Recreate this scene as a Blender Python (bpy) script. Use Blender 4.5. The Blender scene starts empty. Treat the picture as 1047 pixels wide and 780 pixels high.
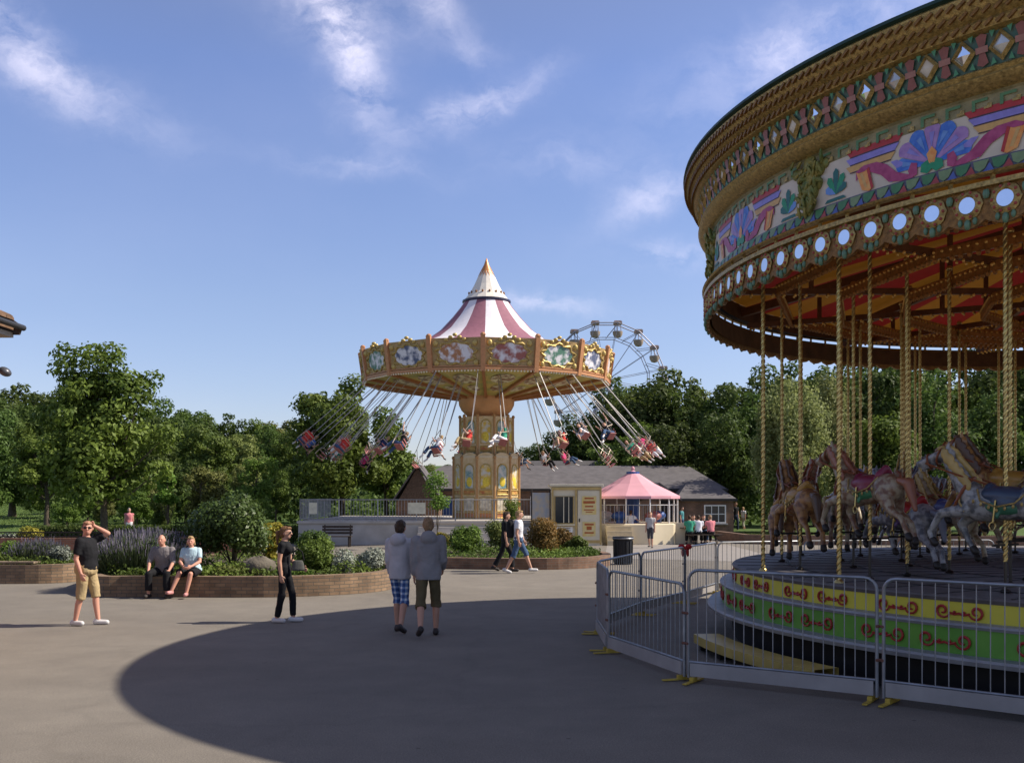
import bpy, bmesh, math, random
import numpy as np
from mathutils import Vector, Matrix, Euler
from mathutils.geometry import tessellate_polygon
R = math.radians
C = bpy.context.scene.collection
rnd = random.Random(7)
# ------------------------------------------------------------------ camera, world, sun
EYE, F, HX, HY = 2.15, 1050.0, 523.5, 507.0     # eye height (m), focal length in photo pixels, principal column, horizon row
cam = bpy.data.objects.new('camera', bpy.data.cameras.new('camera')); C.objects.link(cam)
cam.location = (0, 0, EYE); cam.rotation_euler = (R(90), 0, 0)
cam.data.sensor_width = 36; cam.data.lens = 36 * F / 1047
cam.data.shift_y = (HY - 390) / 1047
cam.data.clip_end = 3000; cam.data.clip_start = 0.05
sc = bpy.context.scene; sc.camera = cam
sc.view_settings.view_transform = 'Standard'; sc.view_settings.look = 'None'
sc.view_settings.gamma = 1; sc.view_settings.use_curve_mapping = False
sc.view_settings.exposure = 0.76
SUN_EL, SUN_AZ = 42.9, 86.5                     # azimuth from +Y towards +X
w = bpy.data.worlds.new('World'); sc.world = w; w.use_nodes = True
nt = w.node_tree; nt.nodes.clear()
def nd(nt, t, **k):
    n = nt.nodes.new(t)
    for a, b in k.items(): setattr(n, a, b)
    return n
out = nd(nt, 'ShaderNodeOutputWorld'); bg = nd(nt, 'ShaderNodeBackground')
sky = nd(nt, 'ShaderNodeTexSky', sky_type='NISHITA'); sky.sun_disc = False
sky.sun_elevation = R(SUN_EL); sky.sun_rotation = R(SUN_AZ); sky.air_density = 1.0; sky.dust_density = 0.25; sky.ozone_density = 1.0
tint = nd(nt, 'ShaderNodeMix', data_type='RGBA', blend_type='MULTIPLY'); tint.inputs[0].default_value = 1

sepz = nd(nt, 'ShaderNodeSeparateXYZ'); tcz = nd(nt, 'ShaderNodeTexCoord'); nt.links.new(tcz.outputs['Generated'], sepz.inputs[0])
elev = nd(nt, 'ShaderNodeValToRGB'); nt.links.new(sepz.outputs[2], elev.inputs[0]); ee = elev.color_ramp.elements      # sky tint by height; unseen warm upper stop added to warm the ground shade
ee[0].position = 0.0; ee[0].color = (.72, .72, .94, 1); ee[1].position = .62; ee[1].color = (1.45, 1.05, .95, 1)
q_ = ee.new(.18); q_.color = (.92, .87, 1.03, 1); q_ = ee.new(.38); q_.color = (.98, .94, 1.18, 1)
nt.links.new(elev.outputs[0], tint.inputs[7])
tc = nd(nt, 'ShaderNodeTexCoord')
# thin cirrus: streaky noise inside a handful of soft patches of the sky
def vm(op, a, b=None):
    n = nd(nt, 'ShaderNodeVectorMath', operation=op)
    nt.links.new(a, n.inputs[0]) if not isinstance(a, tuple) else setattr(n.inputs[0], 'default_value', a)
    if b is not None:
        nt.links.new(b, n.inputs[1]) if not isinstance(b, tuple) else setattr(n.inputs[1], 'default_value', b)
    return n
def mth(op, a, b=None, c=None, clamp=False):
    n = nd(nt, 'ShaderNodeMath', operation=op); n.use_clamp = clamp
    for i, v in enumerate((a, b, c)):
        if v is None: continue
        if isinstance(v, (int, float)): n.inputs[i].default_value = v
        else: nt.links.new(v, n.inputs[i])
    return n.outputs[0]
def skydir(px, py):
    return Vector(((px - HX) / F, 1.0, (HY - py) / F)).normalized()
wob = nd(nt, 'ShaderNodeTexNoise'); wob.inputs['Scale'].default_value = 13; wob.inputs['Detail'].default_value = 6; wob.inputs['Roughness'].default_value = .62
nt.links.new(tc.outputs['Generated'], wob.inputs['Vector'])
w0 = vm('SUBTRACT', wob.outputs['Color'], (.5, .5, .5)); w1 = vm('MULTIPLY', w0.outputs[0], (.055, .055, .055))
pos = vm('ADD', tc.outputs['Generated'], w1.outputs[0]).outputs[0]
total = None
for px, py, ax, lx, ly, amp in [(355, 50, 68, .065, .024, 1.1), (345, 15, 15, .05, .028, .6), (488, 106, -24, .062, .014, .75), (25, 45, 40, .05, .020, .8), (75, 95, 15, .08, .022, .4),
                           (665, 200, -20, .045, .018, .6), (690, 258, 5, .045, .012, .6), (560, 310, 8, .05, .009, .7), (900, 30, -12, .17, .035, .5), (800, 45, -8, .04, .02, .5),
                           (370, 170, 5, .075, .010, .3), (440, 8, 20, .03, .018, .6), (580, 165, 5, .08, .018, .2), (478, 48, 10, .03, .014, .3)]:
    d = skydir(px, py)
    right = Vector((0, 0, 1)).cross(d).normalized() * -1; up = right.cross(d).normalized()
    if up.z < 0: up = -up
    a = R(-ax); u = right * math.cos(a) + up * math.sin(a); v = -right * math.sin(a) + up * math.cos(a)
    rel = vm('SUBTRACT', pos, tuple(d)).outputs[0]
    du = vm('DOT_PRODUCT', rel, tuple(u / lx)).outputs['Value']; dv = vm('DOT_PRODUCT', rel, tuple(v / ly)).outputs['Value']
    dd = mth('ADD', mth('MULTIPLY', du, du), mth('MULTIPLY', dv, dv))
    dep = vm('DOT_PRODUCT', tc.outputs['Generated'], tuple(d)).outputs['Value']
    g = mth('MULTIPLY', mth('EXPONENT', mth('MULTIPLY', dd, -1.1)), mth('MULTIPLY', mth('GREATER_THAN', dep, 0), amp))
    total = g if total is None else mth('ADD', total, g)
str_ = nd(nt, 'ShaderNodeTexNoise'); str_.inputs['Scale'].default_value = 20; str_.inputs['Detail'].default_value = 9; str_.inputs['Roughness'].default_value = .6
mp = nd(nt, 'ShaderNodeMapping'); mp.inputs['Scale'].default_value = (.8, .8, 1.7); mp.inputs['Rotation'].default_value = (0, .5, 0)
nt.links.new(pos, mp.inputs[0]); nt.links.new(mp.outputs[0], str_.inputs['Vector'])
rag = mth('MULTIPLY_ADD', str_.outputs['Fac'], 3.4, -1.15, True)
cl = mth('MULTIPLY', mth('MULTIPLY', total, rag), .62, clamp=True)
veil = nd(nt, 'ShaderNodeTexNoise'); veil.inputs['Scale'].default_value = 3.0; veil.inputs['Detail'].default_value = 7
nt.links.new(mp.outputs[0], veil.inputs['Vector'])
cl2 = mth('ADD', cl, mth('MULTIPLY', mth('SUBTRACT', veil.outputs['Fac'], .5, clamp=True), .16), clamp=True)
mixc = nd(nt, 'ShaderNodeMix', data_type='RGBA'); mixc.inputs[7].default_value = (8.3, 7.9, 9.3, 1)
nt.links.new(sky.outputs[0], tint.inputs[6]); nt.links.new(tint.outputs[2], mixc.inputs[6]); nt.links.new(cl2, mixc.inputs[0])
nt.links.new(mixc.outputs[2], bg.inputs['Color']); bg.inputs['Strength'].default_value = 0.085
nt.links.new(bg.outputs[0], out.inputs[0])
sd = bpy.data.lights.new('sun', 'SUN'); sd.energy = 4.0; sd.angle = R(.6); sd.color = (1, .92, .80)
so = bpy.data.objects.new('sun', sd); C.objects.link(so)
sdir = Vector((math.sin(R(SUN_AZ)) * math.cos(R(SUN_EL)), math.cos(R(SUN_AZ)) * math.cos(R(SUN_EL)), math.sin(R(SUN_EL))))
so.rotation_euler = sdir.to_track_quat('Z', 'Y').to_euler(); so.location = sdir * 100

# ------------------------------------------------------------------ materials
MATS = {}
def M(name, rgb=(.5, .5, .5), rough=.7, metal=0., var=.12, scale=6., bump=.0, rgb2=None, coord='Object', detail=4, spec=.3, bscale=None, contrast=1.):
    if name in MATS: return MATS[name]
    m = bpy.data.materials.new(name); m.use_nodes = True; t = m.node_tree
    b = t.nodes['Principled BSDF']; b.inputs['Roughness'].default_value = rough; b.inputs['Metallic'].default_value = metal
    b.inputs['Specular IOR Level'].default_value = spec
    tc = nd(t, 'ShaderNodeTexCoord'); n = nd(t, 'ShaderNodeTexNoise'); n.inputs['Scale'].default_value = scale; n.inputs['Detail'].default_value = detail
    t.links.new(tc.outputs[coord], n.inputs['Vector'])
    cr = nd(t, 'ShaderNodeValToRGB'); c2 = rgb2 or tuple(min(1, c * (1 + var)) for c in rgb)
    c1 = rgb if rgb2 else tuple(c * (1 - var) for c in rgb)
    cr.color_ramp.elements[0].color = (*c1, 1); cr.color_ramp.elements[1].color = (*c2, 1)
    cr.color_ramp.elements[0].position = .5 - .2 / contrast; cr.color_ramp.elements[1].position = .5 + .2 / contrast
    t.links.new(n.outputs['Fac'], cr.inputs[0]); t.links.new(cr.outputs[0], b.inputs['Base Color'])
    if bump:
        n2 = nd(t, 'ShaderNodeTexNoise'); n2.inputs['Scale'].default_value = bscale or scale * 5; n2.inputs['Detail'].default_value = 5
        t.links.new(tc.outputs[coord], n2.inputs['Vector'])
        bp = nd(t, 'ShaderNodeBump'); bp.inputs['Strength'].default_value = bump; bp.inputs['Distance'].default_value = .02
        t.links.new(n2.outputs['Fac'], bp.inputs['Height']); t.links.new(bp.outputs[0], b.inputs['Normal'])
    MATS[name] = m
    return m
def leafmat(name, dark, light, trans=.3, rough=.6):
    if name in MATS: return MATS[name]
    m = bpy.data.materials.new(name); m.use_nodes = True; t = m.node_tree
    b = t.nodes['Principled BSDF']; b.inputs['Roughness'].default_value = rough; b.inputs['Specular IOR Level'].default_value = .25
    at = nd(t, 'ShaderNodeAttribute', attribute_name='v'); oi = nd(t, 'ShaderNodeObjectInfo')
    cr = nd(t, 'ShaderNodeValToRGB'); cr.color_ramp.elements[0].color = (*dark, 1); cr.color_ramp.elements[1].color = (*light, 1)
    t.links.new(at.outputs['Fac'], cr.inputs[0])
    hs = nd(t, 'ShaderNodeHueSaturation'); ml = nd(t, 'ShaderNodeMath', operation='MULTIPLY_ADD'); ml.inputs[1].default_value = .5; ml.inputs[2].default_value = .75
    t.links.new(oi.outputs['Random'], ml.inputs[0]); t.links.new(ml.outputs[0], hs.inputs['Value']); t.links.new(cr.outputs[0], hs.inputs['Color'])
    m2 = nd(t, 'ShaderNodeMath', operation='MULTIPLY_ADD'); m2.inputs[1].default_value = .03; m2.inputs[2].default_value = .485
    t.links.new(oi.outputs['Random'], m2.inputs[0]); t.links.new(m2.outputs[0], hs.inputs['Hue'])
    tr = nd(t, 'ShaderNodeBsdfTranslucent'); mx = nd(t, 'ShaderNodeMixShader'); mx.inputs[0].default_value = trans
    t.links.new(hs.outputs[0], b.inputs['Base Color']); t.links.new(hs.outputs[0], tr.inputs['Color'])
    t.links.new(b.outputs[0], mx.inputs[1]); t.links.new(tr.outputs[0], mx.inputs[2]); t.links.new(mx.outputs[0], t.nodes['Material Output'].inputs[0])
    MATS[name] = m
    return m

# ------------------------------------------------------------------ geometry helpers
def at(px, py=None, Y=None, z=0.):
    """ground (or height z) point seen at photo pixel px,py; or the point at distance Y"""
    if Y is None: Y = F * (EYE - z) / (py - HY)
    return Vector(((px - HX) / F * Y, Y, z))
def zat(py, Y): return EYE - (py - HY) / F * Y
def link(me, name, mat, parent=None, smooth=False):
    o = bpy.data.objects.new(name, me); C.objects.link(o)
    if mat is not None:
        for m in (mat if isinstance(mat, (list, tuple)) else [mat]): me.materials.append(m)
    if smooth:
        me.polygons.foreach_set('use_smooth', [True] * len(me.polygons))
    if parent is not None: o.parent = parent
    return o
def tag(o, label=None, cat=None, group=None, kind=None):
    if label: o['label'] = label
    if cat: o['category'] = cat
    if group: o['group'] = group
    if kind: o['kind'] = kind
    return o
def empty(name, loc=(0, 0, 0), rz=0, label=None, cat=None, group=None):
    o = bpy.data.objects.new(name, None); C.objects.link(o); o.location = loc; o.rotation_euler = (0, 0, rz); o.empty_display_size = .2
    return tag(o, label, cat, group)
def copy_tree(o, parent=None):
    c = o.copy(); C.objects.link(c)
    if parent is not None: c.parent = parent
    for ch in list(o.children): copy_tree(ch, c)
    return c
class MB:
    def __init__(s): s.v = []; s.f = []; s.mi = []; s.uv = None
    def add(s, vs, fs, mi=0):
        b = len(s.v); s.v += [tuple(x) for x in vs]; s.f += [tuple(i + b for i in f) for f in fs]; s.mi += [mi] * len(fs)
        return s
    def box(s, c, size, rz=0, mi=0, M4=None):
        x, y, z = [a / 2 for a in size]; vs = []
        for sx, sy, sz in ((-1,-1,-1),(1,-1,-1),(1,1,-1),(-1,1,-1),(-1,-1,1),(1,-1,1),(1,1,1),(-1,1,1)):
            p = Vector((sx * x, sy * y, sz * z))
            if rz: p = Matrix.Rotation(rz, 3, 'Z') @ p
            p = p + Vector(c)
            if M4 is not None: p = M4 @ p
            vs.append(p)
        return s.add(vs, [(3,2,1,0),(4,5,6,7),(0,1,5,4),(1,2,6,5),(2,3,7,6),(3,0,4,7)], mi)
    def bar(s, a, b, wd, h, mi=0, up=(0, 0, 1)):
        a, b = Vector(a), Vector(b); d = (b - a).normalized(); u = Vector(up)
        if abs(d.dot(u)) > .98: u = Vector((1, 0, 0))
        sd = d.cross(u).normalized() * wd / 2; u = sd.cross(d).normalized() * h / 2
        vs = [a - sd - u, a + sd - u, a + sd + u, a - sd + u, b - sd - u, b + sd - u, b + sd + u, b - sd + u]
        return s.add(vs, [(3,2,1,0),(4,5,6,7),(0,1,5,4),(1,2,6,5),(2,3,7,6),(3,0,4,7)], mi)
    def tube(s, pts, r, n=8, mi=0, closed=False, cap=True):
        pts = [Vector(p) for p in pts]; k = len(pts); rs = r if isinstance(r, (list, tuple)) else [r] * k
        vs = []; prev = None
        for i, p in enumerate(pts):
            if closed: d = pts[(i + 1) % k] - pts[i - 1]
            else: d = pts[min(i + 1, k - 1)] - pts[max(i - 1, 0)]
            d = d.normalized() if d.length > 1e-9 else Vector((0, 0, 1))
            if prev is None:
                prev = d.orthogonal().normalized()
            u = (prev - d * prev.dot(d)); u = u.normalized() if u.length > 1e-6 else d.orthogonal().normalized()
            prev = u; v = d.cross(u)
            for j in range(n):
                a = 2 * math.pi * j / n; vs.append(p + (u * math.cos(a) + v * math.sin(a)) * rs[i])
        fs = []
        for i in range(k if closed else k - 1):
            for j in range(n):
                a, b = i * n + j, i * n + (j + 1) % n; c, d_ = ((i + 1) % k) * n + (j + 1) % n, ((i + 1) % k) * n + j
                fs.append((a, b, c, d_))
        if cap and not closed:
            fs.append(tuple(range(n))[::-1]); fs.append(tuple((k - 1) * n + j for j in range(n)))
        return s.add(vs, fs, mi)
    def lathe(s, prof, n=32, c=(0, 0, 0), mi=0, a0=0., a1=360., closed=None, mis=None):
        full = abs(a1 - a0 - 360) < 1e-6; k = len(prof); m = n if full else n + 1; vs = []
        for j in range(m):
            a = R(a0 + (a1 - a0) * j / n); ca, sa = math.cos(a), math.sin(a)
            for r, z in prof: vs.append((c[0] + r * ca, c[1] + r * sa, c[2] + z))
        for i in range(k - 1):
            fs = []
            for j in range(n):
                j2 = (j + 1) % m if full else j + 1
                fs.append((j * k + i, j2 * k + i, j2 * k + i + 1, j * k + i + 1))
            if i == 0: base = len(s.v); s.v += [tuple(x) for x in vs]
            s.f += [tuple(q + base for q in f) for f in fs]; s.mi += [(mis[i] if mis else mi)] * len(fs)
        return s
    def prism(s, pts, d, mi=0):
        """pts: 3D polygon, d: extrusion vector"""
        pts = [Vector(p) for p in pts]; d = Vector(d); n = len(pts)
        fs = [tuple(range(n))[::-1], tuple(range(n, 2 * n))] + [(i, (i + 1) % n, n + (i + 1) % n, n + i) for i in range(n)]
        return s.add(pts + [p + d for p in pts], fs, mi)
    def ell(s, c, r, n=12, m=8, M4=None, mi=0):
        vs = []; fs = []
        for i in range(m + 1):
            t = math.pi * i / m
            for j in range(n):
                a = 2 * math.pi * j / n; p = Vector((r[0] * math.sin(t) * math.cos(a), r[1] * math.sin(t) * math.sin(a), r[2] * math.cos(t)))
                if M4 is not None: p = M4 @ p
                vs.append(p + Vector(c))
        for i in range(m):
            for j in range(n):
                q = (i * n + j, (i + 1) * n + j, (i + 1) * n + (j + 1) % n, i * n + (j + 1) % n)
                if i == 0: q = (j, n + j, n + (j + 1) % n)
                elif i == m - 1: q = (i * n + j, (i + 1) * n, i * n + (j + 1) % n)
                fs.append(q)
        return s.add(vs, fs, mi)
    def build(s, name, mat, parent=None, smooth=False, bevel=0.):
        me = bpy.data.meshes.new(name); me.from_pydata(s.v, [], s.f); me.update()
        bm = bmesh.new(); bm.from_mesh(me)
        bmesh.ops.remove_doubles(bm, verts=bm.verts, dist=1e-6)
        bmesh.ops.recalc_face_normals(bm, faces=bm.faces); 
        if len(bm.faces) == len(s.mi):
            bm.faces.ensure_lookup_table()
            for f, mi in zip(bm.faces, s.mi): f.material_index = mi
        bm.to_mesh(me); bm.free()
        o = link(me, name, mat, parent, False)
        if smooth:
            me.polygons.foreach_set('use_smooth', [True] * len(me.polygons))
            try:
                me.set_sharp_from_angle(angle=R(40))
            except Exception: pass
        if bevel:
            b = o.modifiers.new('bevel', 'BEVEL'); b.width = bevel; b.segments = 2; b.limit_method = 'ANGLE'
        return o
def sheet(name, pts, z, mat, kind='structure'):
    mb = MB(); mb.add([(p[0], p[1], z) for p in pts], [tuple(range(len(pts)))])
    o = mb.build(name, mat)
    if o.data.polygons[0].normal.z < 0: o.data.flip_normals()
    return tag(o, kind=kind)
# ------------------------------------------------------------------ foliage
def leafmesh(pts, nrm, size, val, seed, aspect=.62, droop=0.):
    """pts (N,3), nrm (N,3) -> mesh of one small rhombus per leaf, with point attribute v"""
    g = np.random.default_rng(seed); N = len(pts)
    n = nrm + g.normal(0, .75, (N, 3)); n /= np.linalg.norm(n, axis=1)[:, None] + 1e-9
    t = g.normal(0, 1, (N, 3)); t[:, 2] -= droop; t -= (t * n).sum(1)[:, None] * n; t /= np.linalg.norm(t, axis=1)[:, None] + 1e-9
    b = np.cross(n, t); sz = size * g.uniform(.6, 1.35, N)[:, None]
    v = np.empty((N, 4, 3)); v[:, 0] = pts - t * sz * .55; v[:, 1] = pts + b * sz * aspect * .5 + n * sz * .1
    v[:, 2] = pts + t * sz * .55; v[:, 3] = pts - b * sz * aspect * .5 + n * sz * .1
    return v.reshape(-1, 3), np.repeat(val, 4)
def leafobj(name, V, val, mat, parent=None):
    N = len(V) // 4; me = bpy.data.meshes.new(name)
    me.vertices.add(len(V)); me.vertices.foreach_set('co', V.astype(np.float32).ravel())
    me.loops.add(len(V)); me.loops.foreach_set('vertex_index', np.arange(len(V), dtype=np.int32))
    me.polygons.add(N); me.polygons.foreach_set('loop_start', np.arange(0, 4 * N, 4, dtype=np.int32))
    me.update(calc_edges=True)
    a = me.attributes.new('v', 'FLOAT', 'POINT'); a.data.foreach_set('value', val.astype(np.float32))
    return link(me, name, mat, parent)
def crown_pts(rad, clumps, N, seed, zb=0., spread=.75, csize=.3, weep=0., flat=0., tops=None):
    g = np.random.default_rng(seed); rad = np.array(rad)
    d = g.normal(0, 1, (clumps, 3)); d /= np.linalg.norm(d, axis=1)[:, None]
    rr = g.uniform(.12, 1, clumps) ** .6 * spread
    cc = d * rr[:, None] * rad
    cs = csize * g.uniform(.6, 1.3, clumps)
    if tops:
        for q, (tx, tz, ts) in enumerate(tops): cc[q] = (tx * rad[0], g.uniform(-.2, .2) * rad[1], tz * rad[2]); cs[q] = ts
    wts = cs ** 2; k = g.choice(clumps, N, p=wts / wts.sum())
    e = g.normal(0, 1, (N, 3)); e /= np.linalg.norm(e, axis=1)[:, None]
    r = g.uniform(.25, 1, N) ** .45 * g.uniform(.85, 1.15, N)
    off = e * (r * cs[k])[:, None] * rad.mean() * np.array([1, 1, .8])
    if weep: off[:, 2] -= weep * g.uniform(0, 1, N) * rad[2] * .5; off[:, :2] *= .7
    p = cc[k] + off
    nr = e * .8 + (p / rad) * .5 + np.array([0, 0, .35])
    cv = g.uniform(0, 1, clumps)
    val = np.clip(.5 * cv[k] + .5 * g.uniform(0, 1, N), 0, 1)
    p[:, 2] += zb
    return p, nr, val, cc
BARK = M('bark', (.09, .07, .05), .9, var=.35, scale=9, bump=.6)
def build_tree(name, H, rad, zc, leafN, clumps, lsize, mat, seed, tr=.16, csize=.3, weep=0., multi=1, droop=.3, spread=.75, trunk_mat=None, tops=None):
    """root Empty with trunk and crown meshes; z=0 at the foot"""
    root = empty(name); g = random.Random(seed)
    p, nr, val, cc = crown_pts(rad, clumps, leafN, seed, zc, csize=csize, weep=weep, spread=spread, tops=tops)
    V, vv = leafmesh(p, nr, lsize, val, seed + 1, droop=droop)
    leafobj('crown', V, vv, mat, root)
    mb = MB(); top = zc + rad[2] * .45
    for q in range(multi):
        ox = (q - (multi - 1) / 2) * .25; pts = []; rs = []
        for i in range(8):
            t = i / 7; pts.append((ox * (1 + t * 3) + g.uniform(-.06, .06) * H / 10 * t * 3, g.uniform(-.06, .06) * H / 10 * t * 3, top * t)); rs.append(tr * (1.35 if i == 0 else 1) * (1 - .8 * t) / multi ** .5)
        mb.tube(pts, rs, 9)
        for c in cc[q::multi][:16]:
            a = Vector(pts[g.randint(2, 6)]); e = Vector((c[0], c[1], c[2] + zc)); 
            if e.z < a.z: a = Vector(pts[2])
            m = (a + e) / 2 + Vector((0, 0, -.08 * (e - a).length)); mb.tube([a, m, e], [tr * .32, tr * .2, tr * .06], 5)
    mb.build('trunk', trunk_mat or BARK, root, smooth=True)
    return root
def bush(name, px, Y, z0, wd, dp, ht, N, lsize, mat, seed, label, cat='shrub', group=None, clumps=20, csize=.5, X=None):
    N = int(N * 1.9); lsize *= 1.15
    x = (px - HX) / F * Y if X is None else X
    rad = (wd / 2 * .8, dp / 2 * .8, ht / 2 * .8)
    p, nr, val, cc = crown_pts(rad, clumps, N, seed, ht * .46, csize=csize)
    p[:, 2] = np.abs(p[:, 2] - .01)
    V, vv = leafmesh(p, nr, lsize, val, seed)
    root = empty(name, (x, Y, z0), 0, label, cat, group)
    leafobj('foliage', V, vv, mat, root)
    mb = MB(); g = random.Random(seed)
    for c in cc[:12]:
        mb.tube([(g.uniform(-.05, .05), g.uniform(-.05, .05), 0), (c[0] * .5, c[1] * .5, (c[2] + ht * .46) * .55), (c[0], c[1], max(.05, c[2] + ht * .46))], [.018, .012, .005], 5)
    mb.build('stem', BARK, root)
    return root
def spikes(name, px, Y, z0, wd, dp, ht, N, mats, seed, label, purple=True, X=None, group=None):
    """lavender: a mound of thin grey-green stems, each tipped with a flower spike"""
    g = np.random.default_rng(seed); x = (px - HX) / F * Y if X is None else X; N = int(N * 1.8)
    root = empty(name, (x, Y, z0), 0, label, 'lavender', group)
    u = g.uniform(-1, 1, (N, 2)); rr = np.clip(1 - (u ** 2).sum(1) * .5, .25, 1)
    base = np.c_[u[:, 0] * wd / 2 * .8, u[:, 1] * dp / 2 * .8, np.zeros(N)]
    tip = np.c_[u[:, 0] * wd / 2, u[:, 1] * dp / 2, ht * rr ** .5 * g.uniform(.55, 1.05, N)] + g.normal(0, .04, (N, 3))
    def blades(a, b, w):
        d = b - a; s = np.cross(d, g.normal(0, 1, (len(a), 3))); s /= np.linalg.norm(s, axis=1)[:, None] + 1e-9; s *= w
        V = np.empty((len(a), 4, 3)); V[:, 0] = a - s; V[:, 1] = a + s; V[:, 2] = b + s * .6; V[:, 3] = b - s * .6
        return V.reshape(-1, 3), np.repeat(g.uniform(0, 1, len(a)), 4)
    V, v = blades(base, base + (tip - base) * .90, .006); 
    p, nr, val, cc = crown_pts((wd / 2 * .9, dp / 2 * .9, ht * .42), 26, N * 3, seed, ht * .42, csize=.42); p[:, 2] = np.abs(p[:, 2])
    V2, v2 = leafmesh(p, nr, .085, val, seed, aspect=.3)
    leafobj('foliage', np.r_[V, V2], np.r_[v, v2], mats[0], root)
    if purple:
        k_ = g.uniform(0, 1, N) < .5; base, tip = base[k_], tip[k_]
        V, v = blades(base + (tip - base) * .89, tip + np.array([0, 0, .02]), .009); leafobj('flowers', V, v, mats[1], root)
    return root
# ------------------------------------------------------------------ figures
from mathutils import noise as mnoise
def wrinkle(me, amp=.007, fr=9., seed=0.):
    off = Vector((seed, seed * 1.7, 0))
    for v in me.vertices:
        p = Vector((v.co.x * fr, v.co.y * fr, v.co.z * fr * .8)) + off
        v.co += v.normal * (amp * (mnoise.noise(p) + .5 * abs(mnoise.noise(p * 2.3))))
    return me
def capsule(mb, a, b, ra, rb, n=12, flat=False):
    a, b = Vector(a), Vector(b); d = b - a; L = max(d.length, 1e-5); d = d / L; pts = []; rs = []
    for i in range(4):
        t = math.pi / 2 * (i + .25) / 4.25; pts.append(a - d * ra * math.cos(t)); rs.append(ra * math.sin(t))
    pts += [a, a + d * L * .5, b]; rs += [ra, (ra + rb) / 2, rb]
    for i in range(3, -1, -1):
        if flat: break
        t = math.pi / 2 * (i + .25) / 4.25; pts.append(b + d * rb * math.cos(t)); rs.append(rb * math.sin(t))
    mb.tube(pts, rs, n)
def loft(mb, rings, n=16):
    """rings: (centre, rx, ry, xaxis, yaxis)"""
    vs = []; fs = []
    for c, rx, ry, ax, ay in rings:
        for j in range(n):
            t = 2 * math.pi * j / n; cx, sx = math.cos(t), math.sin(t)
            vs.append(Vector(c) + ax * rx * math.copysign(abs(cx) ** .85, cx) + ay * ry * math.copysign(abs(sx) ** .85, sx))
    k = len(rings)
    for i in range(k - 1):
        for j in range(n): fs.append((i * n + j, i * n + (j + 1) % n, (i + 1) * n + (j + 1) % n, (i + 1) * n + j))
    fs.append(tuple(range(n))[::-1]); fs.append(tuple((k - 1) * n + j for j in range(n)))
    mb.add(vs, fs)
def remesh(mb, vox, smooth=4, fac=.5):
    me = bpy.data.meshes.new('tmp'); me.from_pydata(mb.v, [], mb.f); me.update()
    bm = bmesh.new(); bm.from_mesh(me); bmesh.ops.recalc_face_normals(bm, faces=bm.faces); bm.to_mesh(me); bm.free()
    o = bpy.data.objects.new('tmp', me); C.objects.link(o)
    r = o.modifiers.new('r', 'REMESH'); r.mode = 'VOXEL'; r.voxel_size = vox; r.use_smooth_shade = True
    if smooth:
        s = o.modifiers.new('s', 'SMOOTH'); s.factor = fac; s.iterations = smooth
    dg = bpy.context.evaluated_depsgraph_get(); res = bpy.data.meshes.new_from_object(o.evaluated_get(dg))
    bpy.data.objects.remove(o); bpy.data.meshes.remove(me)
    res.polygons.foreach_set('use_smooth', [True] * len(res.polygons))
    return res
def sdirv(side, fwd, down):      # helper for limb directions: x outwards, y forward, z up
    return Vector((side, fwd, down)).normalized()
SKIN = M('skin', (.52, .29, .2), .55, var=.06, scale=8, spec=.35)
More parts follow.
